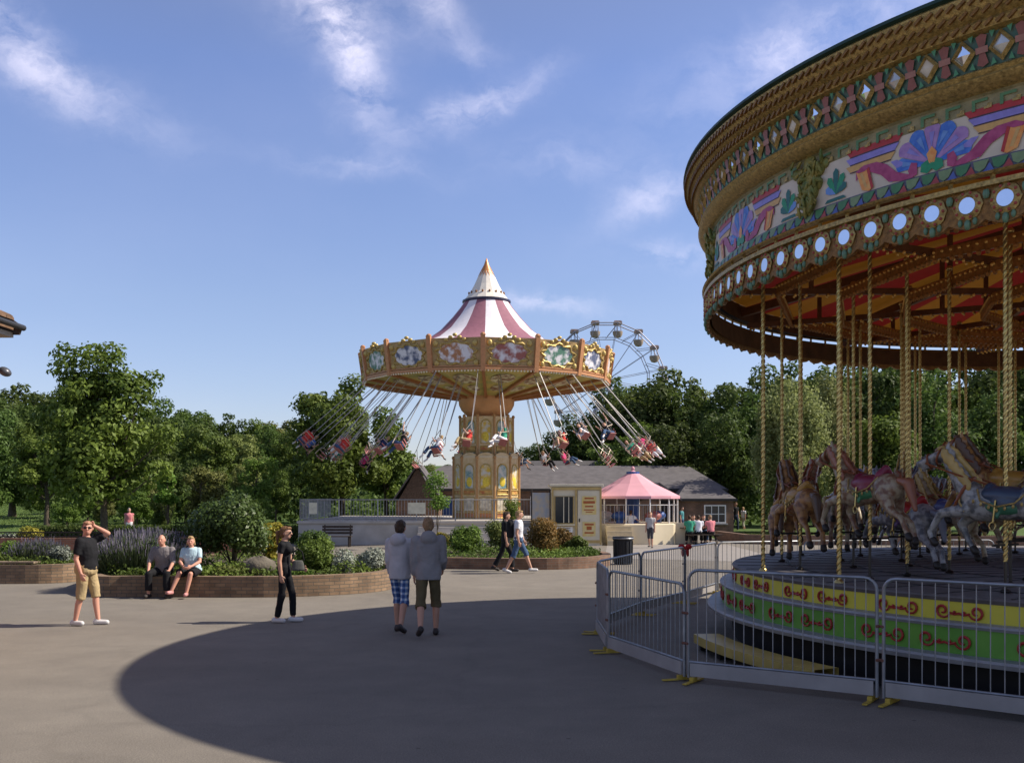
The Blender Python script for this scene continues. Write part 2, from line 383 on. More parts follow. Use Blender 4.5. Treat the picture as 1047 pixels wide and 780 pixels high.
def person(label, loc, heading, H=1.75, arms=None, legs=None, lean=0., hipz=None, top=None, sleeve=.55, bottom=None, hem=1.7, loose=1.15, hair=None, hairlen=0,
           shoes=None, fat=1., vox=.011, skin=None, group=None, head_turn=0., head_nod=0., mat4=None, ponytail=False, glasses=False, hood=False, female=False, cat='person', skirt=False, top_len=0., collar=None, bald=False):
    """heading: degrees, 0 faces +Y (away from the camera), 180 faces it. arms/legs: [(upper dir, lower dir)] for left(-x), right(+x).
       sleeve: fraction of arm (0..2) covered; hem: fraction of leg (0..2) covered."""
    k = H / 1.75; skin = skin or SKIN
    arms = arms or [((-.1, 0, -1), (-.05, .15, -1)), ((.1, 0, -1), (.05, .15, -1))]
    legs = legs or [((-.03, .25, -1), (0, -.1, -1)), ((.03, -.2, -1), (0, -.4, -1))]
    sw = .155 if female else .176; f = fat
    up = Vector((0, math.sin(lean), math.cos(lean))); fw = Vector((0, math.cos(lean), -math.sin(lean))); rt = Vector((1, 0, 0))
    TH, SH = .43, .42
    def leg(i, s, hip):
        u, l = [Vector(q).normalized() for q in legs[i]]
        kn = hip + u * TH; an = kn + l * SH
        return kn, an
    pel = Vector((0, 0, 0)); an_low = 0
    hips = [pel + Vector((s * .085 * f, 0, -.02)) for s in (-1, 1)]
    J = [leg(i, s, hips[i]) for i, s in enumerate((-1, 1))]
    low = min(j[1].z for j in J) - .085
    base = -low if hipz is None else hipz / k
    if mat4 is not None: base = 0
    off = Vector((0, 0, base)); pel = pel + off; hips = [h + off for h in hips]; J = [(a + off, b + off) for a, b in J]
    def sp(h, y=0, x=0): return pel + up * h + fw * y + rt * x
    neck = sp(.53, -.005); hd = sp(.665, .025)
    Rh = Matrix.Rotation(R(head_turn), 3, 'Z') @ Matrix.Rotation(-lean * .3 - R(head_nod), 3, 'X')
    # --- body (one continuous mesh)
    mb = MB(); wz = .86 if female else 1
    prof = [(-.09, .10, .085), (-.03, .158, .11), (.05, .155, .108), (.14, .137 * wz, .1), (.25, .15 * wz, .108), (.36, .168 * wz, .112), (.44, .165 * wz, .1), (.485, .12, .08), (.52, .065, .06)]
    def torso(mb, grow, lo=-1, hi=9, belly=1.):
        rg = []
        for h, rx, ry in prof:
            if h < lo or h > hi: continue
            bl = f * belly if h < .4 else 1 + (f - 1) * .4
            rg.append((sp(h, .02 * (f - 1) * 5 if .0 < h < .3 else 0), rx * bl + grow, ry * (1 + (bl - 1) * 1.6) + grow, rt, fw))
        loft(mb, rg)
    torso(mb, 0)
    if female: 
        for s in (-1, 1): mb.ell(sp(.36, .09, s * .07), (.062, .055, .06))
    capsule(mb, sp(.47, -.01), sp(.6, .01), .058, .052)
    mb.ell(hd, (.074, .094, .108), 16, 12, M4=Rh)
    def hp(x, y, z): return hd + Rh @ Vector((x, y, z))
    mb.ell(hp(0, .022, -.062), (.053, .066, .06), 12, 8, M4=Rh)      # jaw
    capsule(mb, hp(0, .088, .012), hp(0, .105, -.022), .010, .017, 8)  # nose
    mb.ell(hp(0, .078, -.058), (.026, .016, .012), 8, 6)               # lips
    mb.ell(hp(0, .086, .03), (.045, .014, .010), 8, 6)                 # brow
    for s in (-1, 1): mb.ell(hp(s * .077, -.005, -.012), (.012, .022, .032), 8, 6)
    AR = []; hl = vox <= .02
    for i, s in enumerate((-1, 1)):
        sh = sp(.445, -.005, s * sw * (1 + (f - 1) * .5)); u, l = [Vector(q).normalized() for q in arms[i]]
        el = sh + u * .285; wr = el + l * .25
        AR.append((sh, el, wr)); mb.ell(sh, (.058, .055, .058))
        capsule(mb, sh, el, .05 * (1 + (f - 1) * .5), .039); capsule(mb, el, el + l * .1, .04, .039); capsule(mb, el + l * .09, wr, .039, .026)
        # hand: palm, four bent fingers of different length, thumb from the side of the palm
        side = Vector((-s, 0, 0)) - l * Vector((-s, 0, 0)).dot(l)
        side = side.normalized() if side.length > .2 else fw.copy()      # palm normal points towards the body
        fwd = l.cross(side); 
        if fwd.dot(fw) < 0: fwd = -fwd
        if hl:
            loft(mb, [(wr - l * .01, .022, .026, side * .8, fwd), (wr + l * .03, .017, .036, side, fwd), (wr + l * .085, .015, .04, side, fwd)], 10)
            for q, (o_, L) in enumerate([(.031, .07), (.011, .08), (-.010, .075), (-.030, .06)]):
                b0 = wr + l * .075 + fwd * o_; b1 = b0 + (l + side * .25).normalized() * L * .5; b2 = b1 + (l * .7 + side * .9).normalized() * L * .5
                capsule(mb, b0, b1, .0105, .0095, 8); capsule(mb, b1, b2, .0095, .008, 8)
            t0 = wr + l * .025 + fwd * .028; t1 = t0 + (l * .6 + fwd * .8 + side * .2).normalized() * .04; capsule(mb, t0, t1, .013, .011, 8)
            capsule(mb, t1, t1 + (l + side * .4).normalized() * .032, .011, .009, 8)
        else: capsule(mb, wr, wr + l * .09, .03, .035, 8)
    for i, s in enumerate((-1, 1)):
        kn, an = J[i]; h = hips[i]; sd = (an - kn).normalized()
        capsule(mb, h, kn, .082 * (1 + (f - 1) * .7), .054); mid = kn + sd * .14 - fw * .012
        capsule(mb, kn, mid, .053, .055); capsule(mb, mid, an, .054, .036)
        ft = Vector((0, 1, 0)) - sd * (.0 if True else 0); tow = (fw * .9 + Vector((0, .3, -.05))); tow = Vector((s * .18, 1, 0)); 
        tl = sd.y * .75; tow = Vector((s * .15, 1, tl if tl < 0 else tl * .3)).normalized()
        if mat4 is not None: tow = Vector((0, .75, -.65)).normalized()
        heel = an + sd * .045 - tow * .045; ball = heel + tow * .165
        if mat4 is None and hipz is None and abs(tl) < .33: ball.z = heel.z
        J[i] = (kn, an, heel, ball)
        capsule(mb, an, heel, .036, .035); capsule(mb, heel, ball, .034, .03)
    S = Matrix.Scale(k, 4)
    def sk(me): me.transform(S); return me
    me = sk(remesh(mb, vox, 3, .4)); body = link(me, 'person', skin)
    P = body
    # --- clothes
    cv = max(vox, .012)
    if top:
        mb = MB(); torso(mb, .016 * loose + (.012 if hood else 0), lo=-.05 - top_len, hi=.53)
        if top_len > 0: loft(mb, [(sp(-.12), .165 * f + .02, .12 * f + .02, rt, fw), (sp(0.), .16 * f + .02, .12 * f + .02, rt, fw)])
        if female:
            for s in (-1, 1): mb.ell(sp(.36, .09, s * .07), (.075, .066, .072))
        for i in range(2):
            sh, el, wr = AR[i]; mb.ell(sh, (.064, .06, .062)); e = sh + (el - sh) * min(1, sleeve)
            capsule(mb, sh, e, .062 * loose, .052 * loose, flat=sleeve <= 1)
            if sleeve > 1: capsule(mb, el, el + (wr - el) * (sleeve - 1), .053 * loose, .038 * loose, flat=True)
        if hood:
            mb.ell(sp(.485, -.10), (.13, .075, .10)); mb.ell(sp(.54, -.02), (.10, .09, .045))
        cm = wrinkle(remesh(mb, cv, 5, .5), .010 * min(loose, 1.3), 8, H * 7); link(sk(cm), 'hooded_top' if hood else 'top', top, P)
        if collar:
            mb = MB(); pts = []
            for j in range(16):
                t = 2 * math.pi * j / 16; pts.append(sp(.505, 0) + rt * .072 * math.cos(t) + fw * (.068 * math.sin(t)) + up * (-.012 * math.sin(t)))
            mb.tube(pts, .014, 6, closed=True); link(sk(remesh(mb, .006, 1)), 'collar', collar, P)
    if bottom:
        mb = MB(); g = .014 * loose
        loft(mb, [(sp(h), rx * f + g, ry * (1 + (f - 1) * 1.6) + g, rt, fw) for h, rx, ry in [(-.1, .12, .1), (-.05, .16, .115), (.02, .16, .112), (.07, .152, .11)] if not (hood and h > 0)])
        for i in range(2):
            kn, an, heel, ball = J[i]; h = hips[i]; ks = (an - kn)
            e = h + (kn - h) * min(1, hem); w1 = (.092 if loose > 1 else .088) * (1 + (f - 1) * .7)
            capsule(mb, h, e, w1, w1 * (.72 + .2 * (loose - 1)) if hem >= 1 else w1 * .95, flat=hem <= 1)
            if hem > 1:
                e2 = kn + ks * (hem - 1); capsule(mb, kn, e2, max(.068, w1 * (.72 + .2 * (loose - 1))), (.056 if loose <= 1.05 else .066) * loose, flat=True)
        if skirt: capsule(mb, (hips[0] + hips[1]) / 2, (J[0][0] + J[1][0]) / 2 * .6 + (hips[0] + hips[1]) * .2, .17, .16)
        link(sk(wrinkle(remesh(mb, cv, 3, .5), .011 * min(loose, 1.25), 9, H * 5)), 'shorts' if hem < 1.45 else 'trousers', bottom, P)
    if hair:
        mb = MB(); M4 = Rh
        mb.ell(hp(0, -.016, .022), (.083, .096, .101), 16, 12, M4=M4)
        mb.ell(hp(0, .045, .078), (.062, .052, .034), 12, 8, M4=M4)
        mb.ell(hp(0, -.04, -.02), (.078, .07, .085), 12, 8, M4=M4)
        if hairlen:
            for s in (-1, 1): capsule(mb, hp(s * .066, -.02, .0), hp(s * .07, -.04, -.06 - hairlen * .5), .028, .03)
            capsule(mb, hp(0, -.05, 0), hp(0, -.07, -.07 - hairlen), .07, .05)
        if ponytail:
            capsule(mb, hp(0, -.09, .03), hp(0, -.15, -.0), .03, .04); capsule(mb, hp(0, -.15, 0), hp(0, -.16, -.2), .04, .015)
        hm = wrinkle(remesh(mb, max(vox, .009), 2, .4), .012, 26, H)
        # cut the face clear
        bm = bmesh.new(); bm.from_mesh(hm); inv = Rh.inverted(); dele = []
        for v in bm.verts:
            q = inv @ (v.co - hd)
            if q.y > .018 and q.z < .062 and abs(q.x) < .088: dele.append(v)
        bmesh.ops.delete(bm, geom=dele, context='VERTS'); bm.to_mesh(hm); bm.free()
        link(sk(hm), 'hair', hair, P)
    if vox <= .02:
        dk = M('eye_dark', (.02, .015, .012), .3, var=0)
        for s in (-1, 1):
            mb = MB(); mb.ell(hp(s * .031, .086, .008), (.011, .007, .006), 8, 6); link(sk(remesh(mb, .003, 0)), 'eye', dk, P)
        mb = MB(); mb.ell(hp(0, .0895, -.058), (.024, .009, .005), 8, 6); link(sk(remesh(mb, .003, 0)), 'mouth', M('lips', (.34, .12, .1), .5, var=.05), P)
        if glasses:
            mb = MB()
            for s in (-1, 1):
                mb.ell(hp(s * .033, .096, .008), (.029, .008, .02), 10, 6, M4=Rh); mb.tube([hp(s * .06, .09, .012), hp(s * .08, .05, .012), hp(s * .081, -.01, .006)], .004, 5)
            mb.tube([hp(-.01, .098, .012), hp(.01, .098, .012)], .004, 5)
            for q in range(len(mb.v)): mb.v[q] = tuple(Vector(mb.v[q]) * k)
            mb.build('sunglasses', M('black_plastic', (.015, .015, .016), .2, var=0), P, smooth=True)
    if shoes:
        for i, s in enumerate((-1, 1)):
            kn, an, heel, ball = J[i]; mb = MB(); d = (ball - heel).normalized()
            capsule(mb, heel + Vector((0, 0, .004)), ball + d * .02 + Vector((0, 0, -.002)), .046, .042); capsule(mb, heel - d * .005, an + (heel - an) * .35, .045, .042)
            me = remesh(mb, max(vox, .009), 2, .4); bm = bmesh.new(); bm.from_mesh(me); lowz = min(v.co.z for v in bm.verts)
            bm.to_mesh(me); bm.free(); link(sk(me), 'shoe', shoes, P)
    if mat4 is not None: body.matrix_world = mat4
    else:
        body.location = loc; body.rotation_euler = (0, 0, R(-heading))
        zmin = min([v.co.z for v in me.vertices] if shoes is None else [min((v.co.z for c in body.children if c.name.startswith('shoe') for v in c.data.vertices))])
        if hipz is None: body.location.z = loc[2] - zmin
    tag(body, label, cat, group)
    return body
# ------------------------------------------------------------------ ground
def gz(x, y):
    """terrain height: level plaza, grass bank rising gently beyond it"""
    t = max(0., y - 60); return min(t * .032, 4.0) + min(max(0, y - 105), 60) * .06
def asphalt():
    m = bpy.data.materials.new('asphalt'); m.use_nodes = True; t = m.node_tree; b = t.nodes['Principled BSDF']; b.inputs['Roughness'].default_value = .88; b.inputs['Specular IOR Level'].default_value = .25
    tc = nd(t, 'ShaderNodeTexCoord')
    def noise(s, d, sc=(1, 1, 1), r=.55):
        mp = nd(t, 'ShaderNodeMapping'); mp.inputs['Scale'].default_value = sc; t.links.new(tc.outputs['Object'], mp.inputs[0])
        n = nd(t, 'ShaderNodeTexNoise'); n.inputs['Scale'].default_value = s; n.inputs['Detail'].default_value = d; n.inputs['Roughness'].default_value = r; t.links.new(mp.outputs[0], n.inputs[0]); return n
    big = noise(.16, 6, (1, 1.6, 1)); mid = noise(1.3, 7, (1, 1, 1), .65); fine = noise(70, 3, r=.7); grit = noise(260, 2)
    def ramp(n, a, b_, c1, c2):
        r = nd(t, 'ShaderNodeValToRGB'); r.color_ramp.elements[0].position = a; r.color_ramp.elements[1].position = b_
        r.color_ramp.elements[0].color = (*c1, 1); r.color_ramp.elements[1].color = (*c2, 1); t.links.new(n.outputs['Fac'], r.inputs[0]); return r
    def mul(a, b_):
        m_ = nd(t, 'ShaderNodeMix', data_type='RGBA', blend_type='MULTIPLY'); m_.inputs[0].default_value = 1; t.links.new(a, m_.inputs[6]); t.links.new(b_, m_.inputs[7]); return m_.outputs[2]
    c = ramp(big, .3, .7, (.188, .166, .139), (.232, .207, .174)).outputs[0]
    c = mul(c, ramp(mid, .3, .7, (.87, .87, .87), (1.08, 1.08, 1.07)).outputs[0])
    c = mul(c, ramp(fine, .3, .7, (.62, .62, .63), (1.34, 1.33, 1.31)).outputs[0])
    v = nd(t, 'ShaderNodeTexVoronoi', feature='DISTANCE_TO_EDGE'); v.inputs['Scale'].default_value = .16; v.inputs['Randomness'].default_value = 1
    wv = noise(1.1, 6); ad = nd(t, 'ShaderNodeVectorMath', operation='ADD'); t.links.new(tc.outputs['Object'], ad.inputs[0]); t.links.new(wv.outputs['Color'], ad.inputs[1]); t.links.new(ad.outputs[0], v.inputs[0])
    vr = nd(t, 'ShaderNodeValToRGB'); vr.color_ramp.elements[0].position = 0; vr.color_ramp.elements[1].position = .012; vr.color_ramp.elements[0].color = (.93, .93, .93, 1); vr.color_ramp.elements[1].color = (1, 1, 1, 1)
    t.links.new(v.outputs['Distance'], vr.inputs[0]); c = mul(c, vr.outputs[0])
    ag = nd(t, 'ShaderNodeTexVoronoi'); ag.inputs['Scale'].default_value = 75; t.links.new(tc.outputs['Object'], ag.inputs[0])      # pale stones in the surface
    ar = nd(t, 'ShaderNodeValToRGB'); ar.color_ramp.elements[0].position = .12; ar.color_ramp.elements[1].position = .3; ar.color_ramp.elements[0].color = (1.5, 1.48, 1.42, 1); ar.color_ramp.elements[1].color = (.93, .93, .93, 1)
    t.links.new(ag.outputs['Distance'], ar.inputs[0]); c = mul(c, ar.outputs[0])
    sp = nd(t, 'ShaderNodeTexVoronoi'); sp.inputs['Scale'].default_value = 1.7; t.links.new(tc.outputs['Object'], sp.inputs[0])      # old gum and oil spots
    sr = nd(t, 'ShaderNodeValToRGB'); sr.color_ramp.elements[0].position = .028; sr.color_ramp.elements[1].position = .05; sr.color_ramp.elements[0].color = (.6, .6, .6, 1); sr.color_ramp.elements[1].color = (1, 1, 1, 1)
    t.links.new(sp.outputs['Distance'], sr.inputs[0]); c = mul(c, sr.outputs[0])
    t.links.new(c, b.inputs['Base Color'])
    bp = nd(t, 'ShaderNodeBump'); bp.inputs['Strength'].default_value = .5; bp.inputs['Distance'].default_value = .008; t.links.new(grit.outputs['Fac'], bp.inputs['Height']); t.links.new(bp.outputs[0], b.inputs['Normal'])
    return m
ASPH = asphalt()
GRASS = M('grass_soil', (.045, .085, .018), .95, rgb2=(.09, .14, .03), scale=1.2, bump=.6, bscale=40, detail=8)
EARTH = M('bed_soil', (.06, .045, .032), .95, var=.3, scale=5, bump=.8)
mb = MB(); NX, NY = 60, 60
xs = [-500 + 1000 * i / NX for i in range(NX + 1)]; ys = [-60, -30, 0] + [20 + 10 * i for i in range(30)] + [330 + 60 * i for i in range(18)]
vs = [(x, y, gz(x, y) - .008) for y in ys for x in xs]; fs = [(j * (NX + 1) + i, j * (NX + 1) + i + 1, (j + 1) * (NX + 1) + i + 1, (j + 1) * (NX + 1) + i) for j in range(len(ys) - 1) for i in range(NX)]
mb.add(vs, fs); tag(mb.build('ground', GRASS, smooth=True), kind='structure')
sheet('plaza', [(-60, -40), (60, -40), (60, 45.5), (13, 45.5), (10, 50), (11, 60), (-14, 60), (-14, 37.6), (-60, 37.6)], 0, ASPH)
# concrete drain channel line crossing the plaza behind the planters
CONC = M('concrete', (.42, .39, .35), .85, var=.12, scale=3, bump=.3)
sheet('path', [(3.2, 35.5), (9.2, 33), (9.5, 45.4), (4.2, 45.4)], .004, M('pale_paving', (.26, .235, .21), .88, var=.1, scale=3, bump=.3))
# short turf blades on the two lawns
def lawn(name, x0, x1, y0, y1, N, seed):
    g = np.random.default_rng(seed); x = g.uniform(x0, x1, N); y = g.uniform(y0, y1, N)
    z = np.array([gz(a, b) for a, b in zip(x, y)]); p = np.c_[x, y, z]; n = np.tile((0, -1., .2), (N, 1))
    V, v = leafmesh(p + (0, 0, .03), n, .12, g.uniform(0, 1, N), seed, aspect=.35); o = leafobj(name, V, v, leafmat('turf', (.07, .11, .02), (.16, .2, .05), .2))
    tag(o, 'short mown grass of the ' + name.replace('_', ' '), 'grass', kind='stuff'); o['label'] = {'lawn': 'short mown grass behind the gallopers and low wall', 'grass_bank': 'mown grass bank beyond the red brick wall'}[name]
    o['category'] = 'grass'
lawn('lawn', 10.5, 26, 46, 60, 26000, 3)
lawn('grass_bank', -52, -24, 62, 108, 30000, 4)

# ------------------------------------------------------------------ brick
def brickmat(name, c1, c2, mortar, scale=1.0, bump=.5):
    if name in MATS: return MATS[name]
    m = bpy.data.materials.new(name); m.use_nodes = True; t = m.node_tree; b = t.nodes['Principled BSDF']; b.inputs['Roughness'].default_value = .9
    uv = nd(t, 'ShaderNodeUVMap'); br = nd(t, 'ShaderNodeTexBrick'); br.inputs['Scale'].default_value = scale
    br.inputs['Color1'].default_value = (*c1, 1); br.inputs['Color2'].default_value = (*c2, 1); br.inputs['Mortar'].default_value = (*mortar, 1)
    br.inputs['Brick Width'].default_value = .225; br.inputs['Row Height'].default_value = .075; br.inputs['Mortar Size'].default_value = .008; br.inputs['Bias'].default_value = 0
    t.links.new(uv.outputs[0], br.inputs['Vector']); n = nd(t, 'ShaderNodeTexNoise'); n.inputs['Scale'].default_value = 2.2; n.inputs['Detail'].default_value = 8; t.links.new(uv.outputs[0], n.inputs[0])
    mx = nd(t, 'ShaderNodeMix', data_type='RGBA', blend_type='MULTIPLY'); mx.inputs[0].default_value = .7; cr = nd(t, 'ShaderNodeValToRGB'); cr.color_ramp.elements[0].position = .3; cr.color_ramp.elements[0].color = (.45, .45, .45, 1); cr.color_ramp.elements[1].position = .7; cr.color_ramp.elements[1].color = (1.25, 1.2, 1.15, 1)
    t.links.new(n.outputs['Fac'], cr.inputs[0]); t.links.new(br.outputs['Color'], mx.inputs[6]); t.links.new(cr.outputs[0], mx.inputs[7]); t.links.new(mx.outputs[2], b.inputs['Base Color'])
    bp = nd(t, 'ShaderNodeBump'); bp.inputs['Strength'].default_value = bump; bp.inputs['Distance'].default_value = .01; bp.invert = True; t.links.new(br.outputs['Fac'], bp.inputs['Height']); t.links.new(bp.outputs[0], b.inputs['Normal'])
    MATS[name] = m; return m
BRICK_TAN = brickmat('tan_brick', (.30, .20, .12), (.20, .13, .08), (.13, .11, .085))
BRICK_RED = brickmat('red_brick', (.32, .13, .07), (.24, .095, .055), (.24, .18, .13))
BRICK_BR = brickmat('brown_brick', (.24, .13, .08), (.17, .10, .065), (.2, .16, .12))
def uvwall(name, pts, z0, z1, th, mat, parent=None, closed=False, cap=None):
    """wall swept along pts (2D) with UVs in metres (u along, v up)"""
    P = [Vector((p[0], p[1])) for p in pts]; n = len(P); L = [0]; offs = []
    for i in range(n):
        a = P[i - 1] if (closed or i) else P[i]; b = P[(i + 1) % n] if (closed or i < n - 1) else P[i]
        d = (b - a).normalized(); offs.append(Vector((-d.y, d.x)) * th / 2)
        if i: L.append(L[-1] + (P[i] - P[i - 1]).length)
    if closed: L.append(L[-1] + (P[0] - P[-1]).length)
    bm = bmesh.new(); uvl = bm.loops.layers.uv.new('UVMap')
    ring = []
    for i in range(n):
        a, b = P[i] + offs[i], P[i] - offs[i]
        ring.append([bm.verts.new((a.x, a.y, z0)), bm.verts.new((a.x, a.y, z1)), bm.verts.new((b.x, b.y, z1)), bm.verts.new((b.x, b.y, z0))])
    m = n if closed else n - 1
    for i in range(m):
        A, B = ring[i], ring[(i + 1) % n]; u0, u1 = L[i], L[i + 1]
        for q0, q1, v0, v1 in ((0, 1, z0, z1), (1, 2, z1 + .02, z1 + th), (2, 3, z1, z0)):
            f = bm.faces.new((A[q0], B[q0], B[q1], A[q1]))
            for lp, uv in zip(f.loops, ((u0, v0), (u1, v0), (u1, v1), (u0, v1))): lp[uvl].uv = uv if q0 != 1 else (uv[1], uv[0])
    if not closed:
        for A, s in ((ring[0], 1), (ring[-1], -1)):
            f = bm.faces.new(A)
            for lp, uv in zip(f.loops, ((0, z0), (0, z1), (th, z1), (th, z0))): lp[uvl].uv = uv
    bmesh.ops.recalc_face_normals(bm, faces=bm.faces)
    me = bpy.data.meshes.new(name); bm.to_mesh(me); bm.free()
    return link(me, name, mat, parent)
def smoothpoly(pts, n=6, closed=True):
    """Catmull-Rom through 2D points"""
    P = [Vector(p) for p in pts]; out = []; k = len(P)
    for i in range(k if closed else k - 1):
        g = lambda j: P[j % k] if closed else P[min(max(j, 0), k - 1)]
        p0, p1, p2, p3 = g(i - 1), g(i), g(i + 1), g(i + 2)
        for q in range(n):
            t = q / n; out.append(.5 * ((2 * p1) + (p2 - p0) * t + (2 * p0 - 5 * p1 + 4 * p2 - p3) * t * t + (3 * p1 - p0 - 3 * p2 + p3) * t ** 3))
    if not closed: out.append(P[-1])
    return [tuple(p) for p in out]
leafmat('leaf_mid', (.06, .095, .014), (.17, .235, .04)); G_MID = MATS['leaf_mid']; G_DARK = leafmat('leaf_dark', (.045, .075, .016), (.13, .185, .04), .4); G_OLIVE = leafmat('leaf_olive', (.10, .115, .03), (.22, .24, .065))

# ------------------------------------------------------------------ planters
def planter(label, pts, h, mat, th=.24, soil=.1):
    root = empty('planter', (0, 0, 0), 0, label, 'planter')
    P = smoothpoly(pts, 6); uvwall('brick_wall', P, 0, h, th, mat, root, closed=True)
    mb = MB(); g = random.Random(5); c = Vector((sum(p[0] for p in P) / len(P), sum(p[1] for p in P) / len(P)))
    vs = [(c.x, c.y, h + .06)]; n = len(P)
    for f, z in ((.5, h + .02), (.985, h - soil)):
        vs += [(c.x + (p[0] - c.x) * f, c.y + (p[1] - c.y) * f, z + g.uniform(-.02, .02)) for p in P]
    fs = [(0, 1 + i, 1 + (i + 1) % n) for i in range(n)] + [(1 + i, n + 1 + i, n + 1 + (i + 1) % n, 1 + (i + 1) % n) for i in range(n)]
    mb.add(vs, fs); mb.build('soil', EARTH, root, smooth=True)
    gg = np.random.default_rng(len(label)); N = 9000; PP = np.array([(p[0], p[1]) for p in P]); ix = gg.integers(0, n, N); t = gg.uniform(0, 1, N)[:, None]; f = gg.uniform(0, .93, N)[:, None] ** .5 * .97
    xy = np.array([c.x, c.y]) * (1 - f) + (PP[ix] * (1 - t) + PP[(ix + 1) % n] * t) * f
    hh = .10 + .22 * np.clip(np.sin(xy[:, 0] * 2.3) * np.sin(xy[:, 1] * 2.9 + 1) + .4, 0, 1)
    z = h - .06 + gg.uniform(0, 1, N) * hh
    V, v = leafmesh(np.c_[xy, z], np.tile((0, -.4, .8), (N, 1)), .075, np.clip(.5 + .4 * np.sin(xy[:, 0] * 1.7) + gg.normal(0, .15, N), 0, 1), 3)
    o = leafobj('ground_cover', V, v, leafmat('leaf_mid', (0,)*3, (0,)*3), root); o['kind'] = 'stuff'
    return root
planter('long curved tan brick planter the seated couple sit on', [(-8.9, 22.2), (-8.2, 22.0), (-6.8, 21.95), (-5.0, 21.95), (-3.6, 22.6), (-2.9, 23.7), (-3.0, 25.6), (-4.6, 29.0), (-8.0, 30.6), (-10.2, 28.5), (-10, 24.5)], .44, BRICK_TAN)
planter_l = planter('small brick planter with a bench slab at the left edge, before the red brick wall', [(-16.5, 25.6), (-13.5, 25.3), (-11.4, 25.4), (-10.95, 26.6), (-11.4, 28.4), (-14, 29.2), (-17, 28.2)], .46, BRICK_TAN)
planter('low dark brick planter behind the two walkers, by the swing ride', [(-3.8, 31.5), (-1.6, 30.4), (1.0, 30.1), (2.5, 31.0), (3.0, 32.6), (2.5, 34.5), (0, 36.5), (-3.5, 37)], .33, BRICK_BR)
WOOD = M('weathered_wood', (.2, .15, .1), .85, var=.3, scale=7, bump=.4); DWOOD = M('dark_wood', (.055, .04, .03), .7, var=.3, scale=9, bump=.3)
mb = MB()
for k in range(3): mb.box((-13.4, 25.28 + k * .13, .515), (3.3, .115, .045))
for k in (-14.6, -12.3): mb.box((k, 25.42, .476), (.08, .36, .03))
tag(mb.build('bench_slab', WOOD, bevel=.006), 'flat slatted wooden bench top laid on the left planter wall', 'bench')
# rock
mb = MB(); mb.ell((0, 0, .16), (.38, .28, .22), 18, 12); g = random.Random(2)
mb.v = [(x * (1 + g.uniform(-.09, .09)), y * (1 + g.uniform(-.09, .09)), max(0, z * (1 + g.uniform(-.1, .1)))) for x, y, z in mb.v]
o = mb.build('boulder', M('boulder_stone', (.15, .13, .10), .95, var=.35, scale=4, bump=.8), smooth=True); o.location = (-5.65, 22.9, .42)
tag(o, 'grey brown boulder in the planter below the big round bush', 'rock')
G_BRIGHT = leafmat('leaf_bright', (.07, .13, .02), (.20, .29, .05), .4); G_YEL = leafmat('leaf_yellow', (.16, .16, .02), (.42, .36, .05), .35); G_SIL = leafmat('leaf_silver', (.16, .18, .14), (.34, .37, .30), .15)
G_LAV = leafmat('leaf_lavender', (.05, .08, .03), (.14, .18, .075), .2); F_LAV = leafmat('lavender_flower', (.10, .095, .115), (.20, .18, .24), .2); G_RUST = leafmat('leaf_rust', (.08, .07, .02), (.28, .14, .04), .3); G_WIL = leafmat('leaf_willow', (.17, .20, .06), (.36, .40, .15), .45)
bush('rounded_bush', 238, 24.2, .4, 2.3, 1.9, 2.55, 8500, .08, leafmat('leaf_glossy', (.03, .065, .014), (.13, .20, .05), .25, .4), 11, 'large round glossy green bush behind the seated couple', clumps=22)
bush('yellow_bush', 274, 25.6, .4, .95, 1.0, 1.55, 2500, .07, G_YEL, 12, 'yellow leaved bush right of the large round bush')
spikes('lavender_bush', 148, 23.7, .4, 2.4, 2.2, .98, 3600, (G_LAV, F_LAV), 13, 'large lavender mound left of the large round bush')
spikes('lavender_bush', 38, 26.6, .4, 1.3, 1.1, .66, 1500, (G_LAV, F_LAV), 14, 'lavender bush on the left planter before the red brick wall')
bush('grey_shrub', 60, 26.4, .4, .95, .8, .58, 1200, .05, G_SIL, 15, 'small grey shrub right of the left planter lavender')
bush('green_shrub', 8, 26.6, .4, 1.1, .9, .62, 1300, .06, G_MID, 16, 'small green shrub at the left photo edge in the left planter')
bush('green_shrub', 323, 23.6, .36, 1.35, 1.1, .98, 3200, .055, G_MID, 17, 'bright green mounded shrub behind the young woman in black')
bush('green_shrub', 318, 27.0, .4, 1.25, 1.0, 1.18, 2200, .06, G_DARK, 18, 'dark green shrub standing left of the slatted bench, under the deck wall')
bush('silver_shrub', 352, 23.6, .36, .75, .8, .62, 1700, .045, G_SIL, 19, 'silvery shrub between the bright green mound and the planter end')
bush('silver_shrub', 381, 24.2, .36, 1.05, .9, .68, 2000, .045, G_SIL, 20, 'silvery shrub at the right end of the long planter')
bush('low_plant', 205, 22.7, .36, .9, .5, .3, 700, .05, G_MID, 21, 'low green plant at the bush foot beside the seated woman')
bush('low_plant', 237, 22.6, .36, 1.0, .5, .28, 800, .05, G_OLIVE, 22, 'low ground plant left of the boulder on the planter')
bush('low_plant', 300, 22.5, .36, 1.3, .5, .26, 900, .05, G_BRIGHT, 23, 'low pale green plant right of the boulder')
